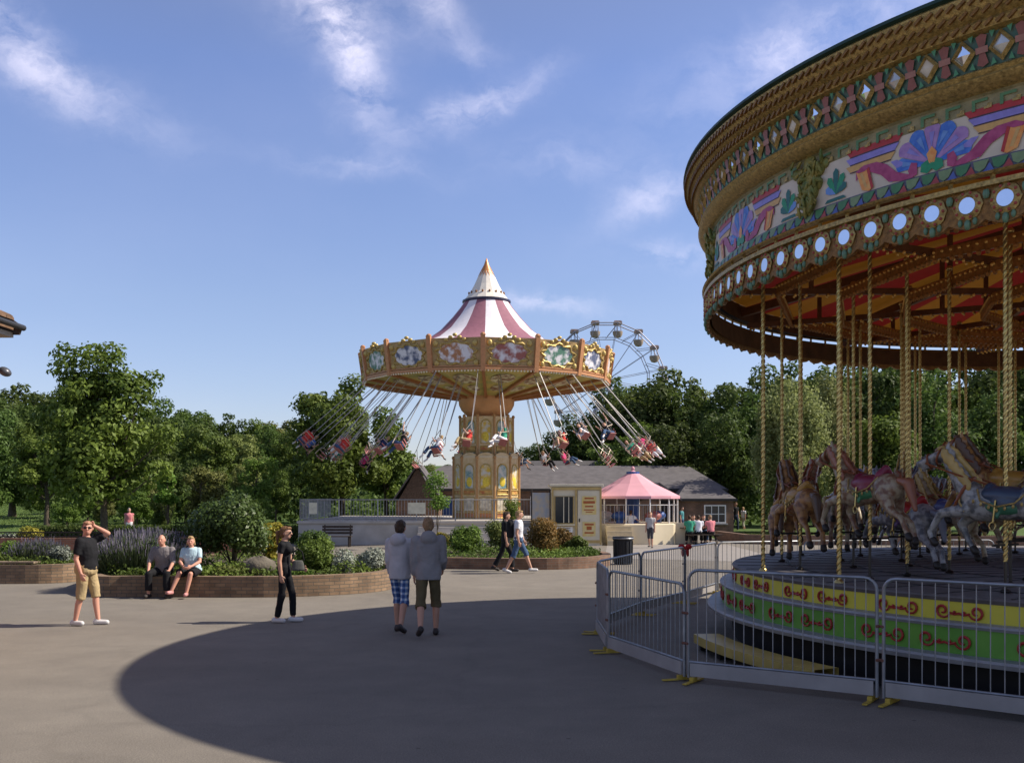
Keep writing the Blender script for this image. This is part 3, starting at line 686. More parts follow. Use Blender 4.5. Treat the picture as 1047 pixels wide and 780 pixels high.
for px, Y, wd, ht, mt, s, lb in [(478, 32.2, 1.5, 1.15, G_BRIGHT, 31, 'bright green feathery shrub at the left of the middle planter, behind the boys'), (513, 32.8, 1.5, 1.35, G_OLIVE, 32, 'olive shrub behind the head of the backpack walker'), (553, 32.2, 1.9, 1.45, G_RUST, 33, 'rust tinted round shrub right of the backpack walker'),
                             (590, 32.6, 1.0, .7, G_MID, 34, 'low dark green shrub at the right end of the middle planter'), (447, 33.4, 1.2, .85, G_YEL, 35, 'small yellow green shrub at the left end of the middle planter'), (575, 34, 1.1, 1.1, G_RUST, 36, 'reddish shrub just left of the cream kiosk')]:
    bush('round_shrub', px, Y, .27, wd, wd * .8, ht, 3000, .06, mt, s, lb, group=None)
for px, Y, top, s, lb in [(447, 34.5, 464, 41, 'slender young sapling with light leaves before the left of the ride tower'), (523, 41.5, 503, 42, 'thin young sapling in front of the right side of the ride tower')]:
    H = zat(top, Y) - .2; t = build_tree('sapling', H, (.42, .4, H * .36), H * .62, 1300, 12, .085, G_BRIGHT, s, tr=.025, csize=.42); t.location = ((px - HX) / F * Y, Y, .2); tag(t, lb, 'sapling')
# ------------------------------------------------------------------ red brick wall with railing, hedge
RAIL = M('dark_railing', (.03, .022, .018), .6, var=.1)
r_ = empty('garden_wall', (0, 0, 0), 0, 'long red brick garden wall with a low dark trellis rail at the left', 'wall')
wp = [(-30, 35.8), (-22, 35.8), (-14.2, 36.2), (-9.5, 36.6)]
uvwall('brickwork', wp, 0, .68, .25, BRICK_RED, r_)
mb = MB()
for (a, b) in zip(wp[:-1], wp[1:]):
    a, b = Vector(a), Vector(b); L = (b - a).length; n = int(L / .16)
    mb.bar((a.x, a.y, .88), (b.x, b.y, .88), .05, .04); mb.bar((a.x, a.y, .73), (b.x, b.y, .73), .04, .03)
    for i in range(n):
        p = a + (b - a) * i / n; q = a + (b - a) * (i + 1) / n; mb.bar((p.x, p.y, .68), (q.x, q.y, .88), .018, .018); mb.bar((q.x, q.y, .68), (p.x, p.y, .88), .018, .018)
mb.build('trellis_rail', RAIL, r_)
def hedge(label, x0, x1, y, ht, dp, mat, N, seed, zb=0.):
    g = np.random.default_rng(seed); f = g.integers(0, 3, N); x = g.uniform(x0, x1, N); yy = np.where(f == 0, -dp / 2, g.uniform(-dp / 2, dp / 2, N)); z = np.where(f == 1, ht, g.uniform(0, ht, N)); yy = np.where(f == 2, dp / 2, yy)
    p = np.c_[x, y + yy + g.normal(0, .05, N), zb + z + g.normal(0, .05, N)]; n = np.where((f == 1)[:, None], (0, 0, 1.), (0, -1., .3))
    V, v = leafmesh(p, n, .1, g.uniform(0, 1, N), seed); r = empty('hedge', (0, 0, 0), 0, label, 'hedge'); o = leafobj('foliage', V, v, mat, r)
    mb = MB(); mb.box(((x0 + x1) / 2, y, zb + ht * .46), (x1 - x0 - .1, dp * .8, ht * .9)); mb.build('stem', M('hedge_wood', (.03, .04, .018), .95, var=.3), r)
hedge('long clipped dark green hedge behind the lavender and red wall', -22, -9.6, 47, .72, .9, G_DARK, 16000, 51)
bush('yellow_bush', 30, 40, 0, 1.6, 1.0, 1.1, 1700, .08, G_YEL, 52, 'yellow green bush just over the red brick wall')
bush('grey_shrub', 8, 39.5, 0, 1.2, .9, .95, 900, .08, G_SIL, 53, 'grey shrub over the red brick wall at the left edge')
# ------------------------------------------------------------------ trees
def put(name, px, Y, top, wd, zbot, mat, seed, label, N=9000, clumps=34, ls=.2, **k):
    """one tree: crown spans from zbot up to photo row `top`, `wd` photo pixels wide, at distance Y"""
    z0 = gz(0, Y); H = zat(top, Y) - z0; rx = wd / F * Y / 2; zr = (H - zbot) / 2
    t = build_tree(name, H, (rx * .88, rx * .85, zr * .9), zbot + zr, N, clumps, ls, mat, seed, tr=.02 * H, **k)
    t.location = ((px - HX) / F * Y, Y, z0); t.rotation_euler.z = 0; tag(t, label, 'tree'); return t
put('broadleaf_tree', 106, 44, 350, 150, .1, leafmat('leaf_lime', (.045, .085, .012), (.20, .27, .045), .35), 101, 'large bright green tree with a ragged top, behind the man shading his eyes', N=24000, clumps=110, ls=.2, csize=.22, spread=.82, tops=[(-.62, .98, .20), (-.55, .8, .22), (-.25, 1.02, .18), (-.1, .9, .22), (.12, 1.0, .19), (.2, .85, .22), (.68, .72, .17), (.62, .58, .2), (-.4, .65, .25), (0, .65, .25), (.35, .6, .25), (-.85, .3, .2), (.95, .1, .2), (.9, -.3, .2)])
put('broadleaf_tree', 350, 62, 362, 128, .8, leafmat('leaf_lime', (0,)*3, (0,)*3), 102, 'tall green tree directly left of the swing ride', N=20000, clumps=70, ls=.25, csize=.24, spread=.88)
put('broadleaf_tree', 395, 66, 400, 70, .6, G_MID, 103, 'shorter green tree between the tall tree and the ride tower', N=5000, clumps=24, ls=.25)
put('young_tree', 206, 50, 462, 66, .5, G_OLIVE, 104, 'wispy olive young tree behind the large round bush', N=3600, clumps=20, ls=.16)
put('young_tree', 172, 50, 470, 44, 1.0, G_BRIGHT, 105, 'small light green young tree right of the large bright tree', N=1800, clumps=12, ls=.15)
put('young_tree', 262, 52, 452, 54, .4, G_BRIGHT, 106, 'yellow green young tree above the yellow bush', N=3000, clumps=16, ls=.16)
put('willow_tree', 808, 60, 348, 110, .3, G_WIL, 111, 'pale weeping willow seen behind the leftmost carousel poles', N=30000, clumps=70, ls=.17, weep=1.0, droop=1.8, csize=.26)
put('willow_tree', 846, 66, 352, 80, .3, G_WIL, 112, 'second pale weeping willow, partly behind the first', N=20000, clumps=56, ls=.17, weep=1.0, droop=1.8, csize=.26)
put('broadleaf_tree', 903, 58, 398, 90, .5, G_BRIGHT, 113, 'bright green leafy tree seen between the middle carousel poles', N=8000, clumps=36, ls=.24)
put('broadleaf_tree', 1010, 62, 380, 110, .3, G_DARK, 114, 'dark tree seen behind the large carousel horse', N=8000, clumps=34, ls=.26)
put('broadleaf_tree', 955, 72, 350, 90, .3, G_DARK, 115, 'tall dark tree behind the bright tree at the carousel', N=7000, clumps=30, ls=.26)
# backdrop wood: a few modelled kinds, each stem its own tree, meshes shared
protos = []
for i, (mt, rr, wp_) in enumerate([(G_DARK, (.36, .36, .46), 0), (G_MID, (.34, .34, .44), 0), (G_OLIVE, (.30, .30, .42), 0), (G_DARK, (.42, .42, .40), 0), (G_MID, (.30, .30, .46), .4)]):
    t = build_tree('wood_tree', 10, tuple(10 * q for q in rr), 5.2, 13000, 52, .27, mt, 200 + i, tr=.2, weep=wp_, csize=.24, spread=.85); protos.append(t)
used = [0] * 5; kinds = ['dense dark', 'mid green', 'pale olive', 'broad dark', 'drooping green']
words = ['leftmost', 'second', 'third', 'fourth', 'fifth', 'sixth', 'seventh', 'eighth', 'ninth', 'tenth', 'eleventh', 'twelfth', 'thirteenth', 'fourteenth', 'fifteenth', 'sixteenth', 'seventeenth', 'eighteenth', 'nineteenth', 'twentieth']
rows = {'front wood row left of the swing ride': [(-20, 70, 398, 0), (12, 78, 388, 3), (48, 66, 408, 1), (150, 84, 412, 0), (182, 92, 406, 3), (212, 80, 424, 1), (246, 88, 430, 2), (278, 94, 424, 0), (304, 80, 432, 1)],
        'back wood row left of the swing ride': [(-10, 100, 374, 3), (30, 104, 378, 0), (70, 108, 388, 1), (170, 108, 394, 1), (196, 112, 402, 3), (228, 110, 412, 0), (258, 116, 420, 4), (286, 112, 416, 2)],
        'wood behind the swing ride and long roof': [(410, 84, 456, 1), (440, 88, 466, 2), (468, 90, 462, 1), (545, 86, 444, 0), (574, 84, 432, 1), (602, 80, 404, 3)],
        'wood right of the swing ride': [(636, 84, 368, 0), (658, 78, 368, 3), (688, 82, 362, 1), (712, 76, 368, 0), (738, 84, 384, 3), (690, 66, 418, 0), (745, 66, 404, 0), (640, 70, 420, 1)],
        'low scrub edge of the wood': [(128, 68, 470, 1), (160, 66, 476, 2), (190, 70, 462, 0), (222, 66, 470, 1), (250, 70, 462, 2), (282, 66, 474, 1), (310, 70, 466, 0), (430, 80, 470, 1), (560, 78, 462, 0), (628, 72, 452, 1), (668, 70, 446, 3), (712, 70, 450, 0), (90, 72, 468, 0), (50, 76, 470, 1), (15, 78, 462, 3), (68, 60, 500, 1), (105, 62, 492, 2), (140, 61, 488, 1), (165, 60, 496, 0)],
        'dark wood seen through the carousel': [(778, 84, 366, 0), (815, 90, 345, 3), (870, 84, 352, 0), (905, 92, 335, 3), (945, 84, 345, 1), (990, 90, 330, 0), (1035, 84, 340, 3), (1070, 80, 345, 0), (760, 76, 386, 0)]}
g = random.Random(77)
for where, lst in rows.items():
    for i, (px, Y, top, k) in enumerate(sorted(lst)):
        t = protos[k] if not used[k] else copy_tree(protos[k]); used[k] = 1
        H = zat(top, Y) - gz(0, Y); s = H / 10.2; t.location = ((px - HX) / F * Y, Y, gz(0, Y)); t.rotation_euler.z = g.uniform(0, 6.28); t.scale = (s * g.uniform(.85, 1.15),) * 2 + (s,)
        tag(t, f'{kinds[k]} tree, {words[i]} of the {where}', 'tree', 'trees of the backdrop wood')
# low undergrowth that closes the gap beneath the wood
g_ = np.random.default_rng(9); N = 60000
x = g_.uniform(-70, 75, N); y = 66 + g_.uniform(0, 30, N) ; keep = x / y > -.455
x, y = x[keep], y[keep]
z = np.array([gz(0, b) for b in y]) + g_.uniform(0, 1, len(x)) ** .8 * (2.3 + 1.3 * np.sin(x * .9) * np.sin(x * .37 + y))
V, v = leafmesh(np.c_[x, y, z], np.tile((0, -.6, .6), (len(x), 1)), .36, g_.uniform(0, 1, len(x)), 9); o = leafobj('undergrowth', V, v, G_DARK)
tag(o, 'dark tangled undergrowth beneath the trees of the wood', 'undergrowth', kind='stuff')
# ------------------------------------------------------------------ ferris wheel behind the wood
WM = M('wheel_steel', (.36, .35, .40), .5, .3, var=.1); WG = M('gondola_olive', (.36, .29, .22), .7); WC = M('gondola_roof', (.48, .34, .25), .7, var=.2, scale=3)
Yw = 104; zc = zat(389, Yw); Rw = 59 / F * Yw; xc = (620 - HX) / F * Yw; gzw = gz(0, Yw)
fw_ = empty('ferris_wheel', (xc, Yw, zc), R(0), 'distant big wheel with roofed gondolas rising behind the trees', 'ferris wheel')
mb = MB(); nG = 16; W2 = .75
for s in (-W2, W2):
    for rr_, th in ((Rw, .055), (Rw * .74, .04)): mb.tube([(rr_ * math.cos(2 * math.pi * (i + .5) / nG), s, rr_ * math.sin(2 * math.pi * (i + .5) / nG)) for i in range(nG)], th, 6, closed=True)
mb.build('rim', WM, fw_)
for i in range(nG):
    a = 2 * math.pi * (i + .5) / nG; mb = MB(); ca, sa = math.cos(a), math.sin(a); a2 = a + math.pi / nG
    for s in (-W2, W2): mb.tube([(0, s, 0), (Rw * ca, s, Rw * sa)], .027, 5); mb.tube([(Rw * .74 * math.cos(a2), s, Rw * .74 * math.sin(a2)), (Rw * ca, s, Rw * sa)], .03, 5)
    mb.tube([(Rw * ca, -W2, Rw * sa), (Rw * ca, W2, Rw * sa)], .04, 5); mb.build('spoke', WM, fw_)
mb = MB(); mb.tube([(0, -1, 0), (0, 1, 0)], .3, 12); mb.build('hub', WM, fw_)
mb = MB()
for s in (-1.1, 1.1):
    for q in (-4.5, 4.5): mb.tube([(0, s, 0), (q, s * 2, gzw - zc)], .16, 8)
mb.build('support_frame', WM, fw_)
def gondola():
    mb = MB(); mb.box((0, 0, .08), (1.05, 1.1, .34)); mb.box((0, 0, .3), (.9, .95, .12)); r = mb.build('gondola', WC, fw_)
    mb = MB(); mb.lathe([(.1, -1.85), (.42, -1.75), (.62, -1.4), (.66, -1.0), (.6, -1.0), (.55, -1.35), (.1, -1.7)], 14); mb.build('basket', WG, r, smooth=True)
    mb = MB()
    for a in range(4): mb.tube([(.5 * math.cos(a * 1.57 + .78), .5 * math.sin(a * 1.57 + .78), 0), (.62 * math.cos(a * 1.57 + .78), .62 * math.sin(a * 1.57 + .78), -1.05)], .03, 5)
    mb.tube([(0, 0, 0), (0, 0, -1.6)], .05, 6); mb.build('hanger', WM, r)
    return r
g0 = gondola()
for i in range(nG):
    a = 2 * math.pi * (i + .5) / nG; q = g0 if i == 0 else copy_tree(g0, fw_); q.location = (Rw * math.cos(a), 0, Rw * math.sin(a)); q.scale = (.78,) * 3

# ------------------------------------------------------------------ long low building
SLATE = M('slate_roof', (.115, .105, .105), .8, var=.18, scale=2.5, bump=.35, bscale=14); SLATE2 = M('slate_roof_rear', (.085, .08, .08), .8, var=.15, scale=3, bump=.35, bscale=14)
WHITE = M('white_paint', (.75, .74, .7), .5, var=.04); GLASS = M('dark_glass', (.02, .025, .03), .1, var=0, spec=.6); BLUE = M('blue_paint', (.035, .09, .28), .5, var=.1)
def gable(root, x0, x1, y0, y1, ze, zr, name_r='roof', mat=SLATE, ov=.3, hipR=0., hipL=0., wall=True, z0=0.):
    ym = (y0 + y1) / 2; t = .12
    mb = MB()
    A = [(x0 - ov, y0 - ov, ze), (x1 + ov, y0 - ov, ze), (x1 + ov, y1 + ov, ze), (x0 - ov, y1 + ov, ze), (x0 - ov + hipL, ym, zr), (x1 + ov - hipR, ym, zr)]
    lo = [(a, b, c - t) for a, b, c in A]
    fs = [(0, 1, 5, 4), (2, 3, 4, 5), (1, 2, 5), (3, 0, 4)] if True else []
    n = 6; top = [tuple(i for i in f) for f in [(0, 1, 5, 4), (2, 3, 4, 5)]]; bot = [tuple(i + n for i in f[::-1]) for f in top]
    ends = []
    if hipR: top.append((1, 2, 5)); bot.append((n + 5, n + 2, n + 1)); ends += [(1, 2, n + 2, n + 1)]
    else: ends += [(1, 5, n + 5, n + 1), (5, 2, n + 2, n + 5)]
    if hipL: top.append((3, 0, 4)); bot.append((n + 4, n + 0, n + 3)); ends += [(3, 0, n, n + 3)]
    else: ends += [(0, 4, n + 4, n), (4, 3, n + 3, n + 4)]
    ends += [(0, 1, n + 1, n), (2, 3, n + 3, n + 2)]
    mb.add(A + lo, top + bot + ends); r = mb.build(name_r, mat, root)
    mb = MB(); mb.bar((x0 - ov, y0 - ov - .06, ze - .02), (x1 + ov, y0 - ov - .06, ze - .02), .1, .1); mb.build('gutter', M('gutter_black', (.03, .03, .032), .5, var=0), r)
    if wall:
        uvwall('wall', [(x0, y0), (x1, y0), (x1, y1), (x0, y1)], z0, ze - .1 + ov * (zr - ze) / (ym - y0) - .05, .22, BRICK_BR, root, closed=True)
        for xx, hp_ in ((x0, hipL), (x1, hipR)):
            if not hp_:
                mb = MB(); mb.prism([(xx - .1, y0 + .05, ze - .1), (xx - .1, y1 - .05, ze - .1), (xx - .1, ym, zr - .18)], (.2, 0, 0)); mb.build('gable', BRICK_BR_OBJ, root)
BRICK_BR_OBJ = M('brown_brick_gable', (.2, .12, .075), .9, var=.3, scale=20, bump=.4)
b_ = empty('stable_block', (0, 0, 0), 0, 'long low brown brick building with grey slate roofs behind the swing ride', 'building')
XX = lambda px, Y: (px - HX) / F * Y
gable(b_, XX(415, 60), XX(738, 60), 60, 68, 2.55, zat(476, 64) , hipR=1.6, hipL=2.2)
gable(b_, XX(520, 71), XX(683, 71), 69.5, 74.5, 3.3, zat(471, 72), 'rear_roof', SLATE2, z0=.2)
gable(b_, XX(694, 57.5), XX(747, 57.5), 57.2, 61.8, 1.98, 3.0, 'wing_roof', SLATE, ov=.25, hipL=1.1, hipR=1.0)
# left gable wing facing the camera
def gable_y(root, x0, x1, y0, y1, ze, zr, ov=.25):
    xm = (x0 + x1) / 2; t = .12; mb = MB()
    A = [(x0 - ov, y0 - ov, ze), (xm, y0 - ov, zr), (x1 + ov, y0 - ov, ze), (x0 - ov, y1, ze), (xm, y1, zr), (x1 + ov, y1, ze)]; lo = [(a, b, c - t) for a, b, c in A]
    mb.add(A + lo, [(0, 1, 4, 3), (1, 2, 5, 4), (6, 9, 10, 7), (7, 10, 11, 8), (0, 6, 7, 1), (1, 7, 8, 2), (3, 4, 10, 9), (4, 5, 11, 10), (0, 3, 9, 6), (2, 8, 11, 5)]); mb.build('gable_roof', SLATE, root)
    uvwall('wall', [(x0, y0), (x1, y0), (x1, y1), (x0, y1)], 0, ze - .12, .22, BRICK_BR, root, closed=True)
    mb = MB(); mb.prism([(x0, y0 - .09, ze - .12), (x1, y0 - .09, ze - .12), (xm, y0 - .09, zr - .2)], (0, .18, 0)); mb.build('gable', M('dark_gable_brick', (.11, .075, .055), .9, var=.3, scale=16, bump=.4), root)
gable_y(b_, XX(407, 57), XX(447, 57), 57, 61, 2.0, zat(474, 57))
gable_y(b_, XX(655, 56.6), XX(692, 56.6), 56.6, 61, 2.0, 2.9)
def window(root, c, wd, ht, nx=3, ny=2, dy=-.12):
    mb = MB(); x, y, z = c; t = .07
    for s in (-1, 1): mb.box((x + s * wd / 2, y + dy, z), (t, .07, ht + t)); mb.box((x, y + dy, z + s * ht / 2), (wd, .065, t))
    for i in range(1, nx): mb.box((x - wd / 2 + wd * i / nx, y + dy, z), (.04, .05, ht - t))
    for j in range(1, ny): mb.box((x, y + dy - .003, z - ht / 2 + ht * j / ny), (wd - t, .045, .04))
    w_ = mb.build('window', WHITE, root); mb = MB(); mb.box((x, y + dy + .02, z), (wd - .01, .02, ht - .01)); mb.build('pane', GLASS, w_)
    mb = MB(); mb.box((x, y + dy - .05, z - ht / 2 - .08), (wd + .25, .16, .07)); mb.build('sill', CONC, w_)
window(b_, (XX(731, 57.1), 57.2, 1.15), 1.15, .95)
window(b_, (XX(600, 60), 60, 1.3), 1.1, 1.0); window(b_, (XX(655, 60), 59.88, 1.3), 1.1, 1.0)
for px, wd, mt, nm in [(463, 1.3, BLUE, 'door'), (548, .5, BLUE, 'door'), (497, 1.4, DWOOD, 'door'), (566, 1.0, GLASS, 'door')]:
    mb = MB(); x = XX(px, 60); mb.box((x, 59.86, 1.02), (wd, .06, 2.0)); d_ = mb.build(nm, mt, b_); mb = MB()
    for s in (-1, 1): mb.box((x + s * (wd / 2 + .04), 59.84, 1.03), (.08, .1, 2.06))
    mb.box((x, 59.84, 2.1), (wd + .16, .1, .08)); mb.build('frame', WHITE, d_); mb = MB(); mb.box((x + wd * .35, 59.8, 1.0), (.05, .05, .16)); mb.build('handle', M('brass', (.5, .35, .12), .35, .9, var=.1), d_)
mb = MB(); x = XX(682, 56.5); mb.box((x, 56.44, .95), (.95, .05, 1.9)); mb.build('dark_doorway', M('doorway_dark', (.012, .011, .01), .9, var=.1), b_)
# ------------------------------------------------------------------ tiled eave of the building beyond the left edge
eb = empty('tiled_building', (0, 0, 0), 0, 'tiled roof corner with a dark gutter and cream soffit poking in at the left edge', 'building')
Ye = 17.0; xe = XX(17, Ye); ze = zat(331, Ye)
TILE = M('clay_tile', (.17, .10, .06), .85, var=.35, scale=5, bump=.4)
mb = MB()
for r_i in range(9):
    for c_i in range(22):
        y = Ye - c_i * .27; x = xe - .12 - r_i * .3; z = ze + .08 + r_i * .15
        pts = [(x + .02, y + math.cos(a) * .13, z + math.sin(a) * .075) for a in [math.pi * q / 6 for q in range(7)]]; pts2 = [(p[0] - .32, p[1], p[2] + .14) for p in pts]
        mb.add(pts + pts2, [(i, i + 1, 8 + i, 7 + i) for i in range(6)] + [tuple(range(7))])
mb.build('roof_tiles', TILE, eb)
mb = MB(); mb.prism([(xe - .1, Ye + .1, ze), (xe - 3, Ye + .1, ze + 1.45), (xe - 3, Ye + .1, ze + 1.35), (xe - .1, Ye + .1, ze - .1)], (0, -6, 0)); mb.build('roof', TILE, eb)
mb = MB(); mb.tube([(xe + .02, Ye + .2, ze - .04), (xe + .02, Ye - 6, ze - .04)], .05, 10); mb.build('gutter', M('gutter_black', (0,)*3), eb, smooth=True)
mb = MB(); mb.box((xe - .55, Ye - 2.9, ze - .17), (.85, 6.1, .08)); mb.build('soffit', M('cream_soffit', (.36, .31, .25), .7), eb)
uvwall('wall', [(xe - .9, Ye - .1), (xe - 4.5, Ye - .1), (xe - 4.5, Ye - 5.8), (xe - .9, Ye - 5.8)], 0, ze - .12, .24, BRICK_RED, eb, closed=True)
mb = MB(); mb.prism([(xe + .03, Ye + .12, ze - .02), (xe - .2, Ye + .12, ze + .14), (xe - 3, Ye + .12, ze + 1.5), (xe - 3, Ye + .12, ze + .9), (xe - .9, Ye + .12, ze - .16), (xe - .02, Ye + .12, ze - .16)], (0, .05, 0)); mb.build('barge_board', M('barge_brown', (.06, .04, .03), .7), eb)
# floodlight on its bracket under the eave
zf = zat(380, Ye); fl = empty('floodlight', (XX(5, Ye), Ye, zf), 0, 'grey floodlight on a bracket below the tiled eave', 'floodlight')
mb = MB(); mb.ell((0, 0, 0), (.11, .1, .075), 12, 8, M4=Matrix.Rotation(.5, 3, 'Y')); mb.build('lamp_head', M('lamp_grey', (.10, .10, .11), .35, .4, var=.1), fl, smooth=True)
mb = MB(); mb.tube([(-.06, 0, .03), (-.35, 0, -.02), (-.62, 0, -.02)], .025, 8); mb.box((-.62, 0, -.02), (.05, .14, .2)); mb.build('bracket', RAIL, fl)
# ------------------------------------------------------------------ swing ride
SC = Vector((-1.24, 50, 0)); DZ = 1.06
ORANGE = M('orange_trim', (.5, .24, .11), .5, var=.12, scale=8); GOLD = M('gold_paint', (.50, .36, .12), .42, .35, var=.25, scale=18, bump=.3); CREAM = M('cream_paint', (.68, .56, .36), .55, var=.06, scale=5)
MAROON = M('maroon_canvas', (.27, .115, .15), .7, var=.1); WCAN = M('white_canvas', (.76, .72, .74), .7, var=.05); PALEW = M('white_panel', (.7, .68, .66), .6, rgb2=(.5, .48, .52), scale=9)
deck = empty('ride_deck', (0, 0, 0), 0, 'raised pale concrete deck with a metal railing in front of the swing ride tower', 'platform')
yf = 45.2; x0, x1 = XX(305, yf), XX(556, yf)
dm = M('deck_render', (.46, .42, .37), .85, var=.15, scale=1.5, bump=.25)
mb = MB(); mb.box(((x0 + x1) / 2, yf + 6, DZ / 2), (x1 - x0, 12, DZ)); mb.box(((x0 + x1) / 2, yf - .04, DZ - .06), (x1 - x0 + .1, .1, .1)); mb.build('deck_slab', dm, deck)
mb = MB()
for k in range(3): mb.box((XX(470, yf) + 1.0, yf - .25 - .3 * k, (DZ * (3 - k) / 4) / 2), (5.6, .3, DZ * (3 - k) / 4))
mb.build('step', dm, deck)
RS = M('galvanised_rail', (.34, .34, .34), .45, .5, var=.1)
xr = XX(545, yf)
for s, (a, b) in enumerate([((x0 + .06, yf + .1), (xr, yf + .1)), ((x0 + .06, yf + .1), (x0 + .06, yf + 8))]):
    a, b = Vector(a), Vector(b); L = (b - a).length; n = int(L / 2.0) + 1
    for i in range(n):
        p = a + (b - a) * i / n; q = a + (b - a) * (i + 1) / n; mb = MB(); d = (q - p) / 13
        for z in (DZ + .08, DZ + .93): mb.tube([(p.x, p.y, z), (q.x, q.y, z)], .024, 6)
        mb.tube([(p.x, p.y, DZ), (p.x, p.y, DZ + .95)], .032, 6)
        for j in range(1, 13): r2 = p + d * j; mb.tube([(r2.x, r2.y, DZ + .08), (r2.x, r2.y, DZ + .93)], .011, 4, cap=False)
        mb.build('railing_panel', RS, deck)
for px, wd in ((320, .5), (426, 1.1)):   # small notices on the railing
    mb = MB(); mb.box((XX(px, yf), yf + .03, DZ + .55), (wd * .7, .03, .5)); mb.build('notice', M('notice_cream', (.66, .62, .46), .6), deck)
sr = empty('swing_ride', (SC.x, SC.y, 0), 0, 'tall ornate chair swing ride with a maroon and white striped top and painted panels', 'swing ride')
N16 = 16; A16 = [R(-90 + 22.5 * i) for i in range(N16)]
def pl(r, a, z): return Vector((r * math.cos(a), r * math.sin(a), z))
# fascia: 16 leaning panels, orange posts, gold frames, oval paintings
zb_, zt_, rb_, rt_ = 7.62, 8.95, 5.92, 6.12
for i in range(N16):
    a, b = A16[i], A16[(i + 1) % N16]; am = a + R(11.25)
    P = [pl(rb_, a, zb_), pl(rb_, b, zb_), pl(rt_, b, zt_), pl(rt_, a, zt_)]
    ux = (P[1] - P[0]).normalized(); uz = (P[3] - P[0]).normalized(); n = ux.cross(uz); O = (P[0] + P[1]) / 2; W = (P[1] - P[0]).length
    mb = MB(); mb.prism(P, -n * .06); f = mb.build('fascia_panel', M('fascia_ochre', (.50, .32, .15), .5, rgb2=(.36, .27, .11), scale=7, bump=.3), sr)
    def q(u, v, d=0.): return O + ux * u + uz * v + n * d
    # ragged gold scroll frame
    mb = MB(); g = random.Random(i); ring = []
    for k in range(40):
        t = 2 * math.pi * k / 40; rr = 1 + .13 * math.sin(9 * t) ; ring.append(q(.86 * math.cos(t) * rr, .70 + .48 * math.sin(t) * rr, .03))
    mb.tube(ring, [.04 + .022 * math.sin(k * 2.2) for k in range(40)], 6, closed=True)
    for k in range(5): mb.ell(q((k - 2) * .2, 1.27 + .10 * (2 - abs(k - 2)), .02), (.10, .05, .08), 8, 6)
    for sx in (-1, 1):
        for v in (.28, 1.12): mb.ell(q(sx * .88, v, .03), (.12, .06, .14), 8, 6)
    mb.build('scroll_frame', GOLD, f, smooth=True)
    mb = MB(); mb.add([q(0, .7, .012)] + [q(.77 * math.cos(t), .70 + .43 * math.sin(t), .012) for t in [2 * math.pi * k / 28 for k in range(28)]], [(0, 1 + k, 1 + (k + 1) % 28) for k in range(28)])
    mb.build('oval_painting', M('painting_%d' % (i % 4), (.74, .72, .74), .5, rgb2=[(.34, .12, .10), (.10, .22, .16), (.10, .12, .20), (.42, .20, .10)][i % 4], scale=[2.6, 3.4, 2.9, 3.8][i % 4], contrast=2.6, detail=6), f)
    mb = MB(); mb.bar(pl(rb_ + .02, a, zb_ - .1), pl(rt_ + .05, a, zt_ + .12), .2, .16, up=pl(1, a, 0)); mb.ell(pl(rt_ + .03, a, zt_ + .1), (.12, .12, .1), 8, 6); mb.build('corner_post', ORANGE, sr)
    mb = MB(); mb.bar(q(-W / 2, .02, .05), q(W / 2, .02, .05), .12, .1); mb.bar(q(-W / 2, .14, .03), q(W / 2, .14, .03), .06, .05)
    mb.build('lower_rail', ORANGE, sr)
    mb = MB()
    for k in range(16): mb.ell(q(-W / 2 + W * (k + .5) / 16, -.06, .05), (.045, .045, .05), 6, 4)
    mb.build('bulb_row', M('bulb_white', (.85, .8, .66), .3, var=0), sr)
# underside: ribs and painted panels
for i in range(N16):
    a, b = A16[i], A16[(i + 1) % N16]; zi = 6.85; ri = 1.25
    mb = MB(); mb.prism([pl(5.88, a, zb_ + .02), pl(ri, a, zi + .05), pl(ri, b, zi + .05), pl(5.88, b, zb_ + .02)], (0, 0, .05))
    f = mb.build('soffit_panel', M('soffit_paint', (.50, .40, .12), .6, rgb2=(.36, .36, .12), scale=2.2, contrast=2), sr)
    mb = MB(); am = (a + R(11.25)); T = lambda r_, s_: pl(r_, am, zi + .05 + (r_ - ri) / (5.88 - ri) * (zb_ - zi - .03) - .012) + Vector((-math.sin(am), math.cos(am), 0)) * s_
    for rc_, L_, W_, c_ in ((4.3, .75, .55, 0), (2.7, .5, .28, 0)):
        mb.add([T(rc_, 0)] + [T(rc_ + L_ * math.cos(t), W_ * math.sin(t)) for t in [2 * math.pi * k / 20 for k in range(20)]], [(0, 1 + k, 1 + (k + 1) % 20) for k in range(20)])
    mb.build('soffit_painting', M('soffit_art', (.62, .60, .40), .6, rgb2=(.22, .12, .07), scale=3.5, contrast=2.4), f)
    mb = MB(); mb.bar(pl(5.9, a, zb_ - .03), pl(ri, a, zi - .0), .13, .16); mb.build('rib', M('rib_brown', (.34, .15, .06), .5, var=.1), sr)
# roof: concave striped canopy, ring, white cone, orange finial
prof = [(6.05, 8.9), (5.0, 9.02), (4.0, 9.22), (3.0, 9.6), (2.3, 10.1), (1.7, 10.75), (1.3, 11.25), (1.1, 11.55)]
for i in range(N16):
    mb = MB(); mb.lathe(prof, 4, a0=-90 + 22.5 * i, a1=-67.5 + 22.5 * i); mb.build('canvas_gore', MAROON if i % 2 else WCAN, sr, smooth=True)
mb = MB(); mb.lathe([(1.12, 11.5), (1.18, 11.55), (1.18, 11.63), (1.1, 11.66)], 32); mb.build('collar_ring', M('navy_ring', (.03, .03, .06), .4, var=0), sr, smooth=True)
mb = MB(); mb.lathe([(1.1, 11.66), (.82, 12.0), (.6, 12.4), (.42, 12.8), (.30, 13.05)], 16); cone = mb.build('cone_cap', M('cap_white', (.76, .70, .60), .5, var=.05), sr, smooth=False)
mb = MB()
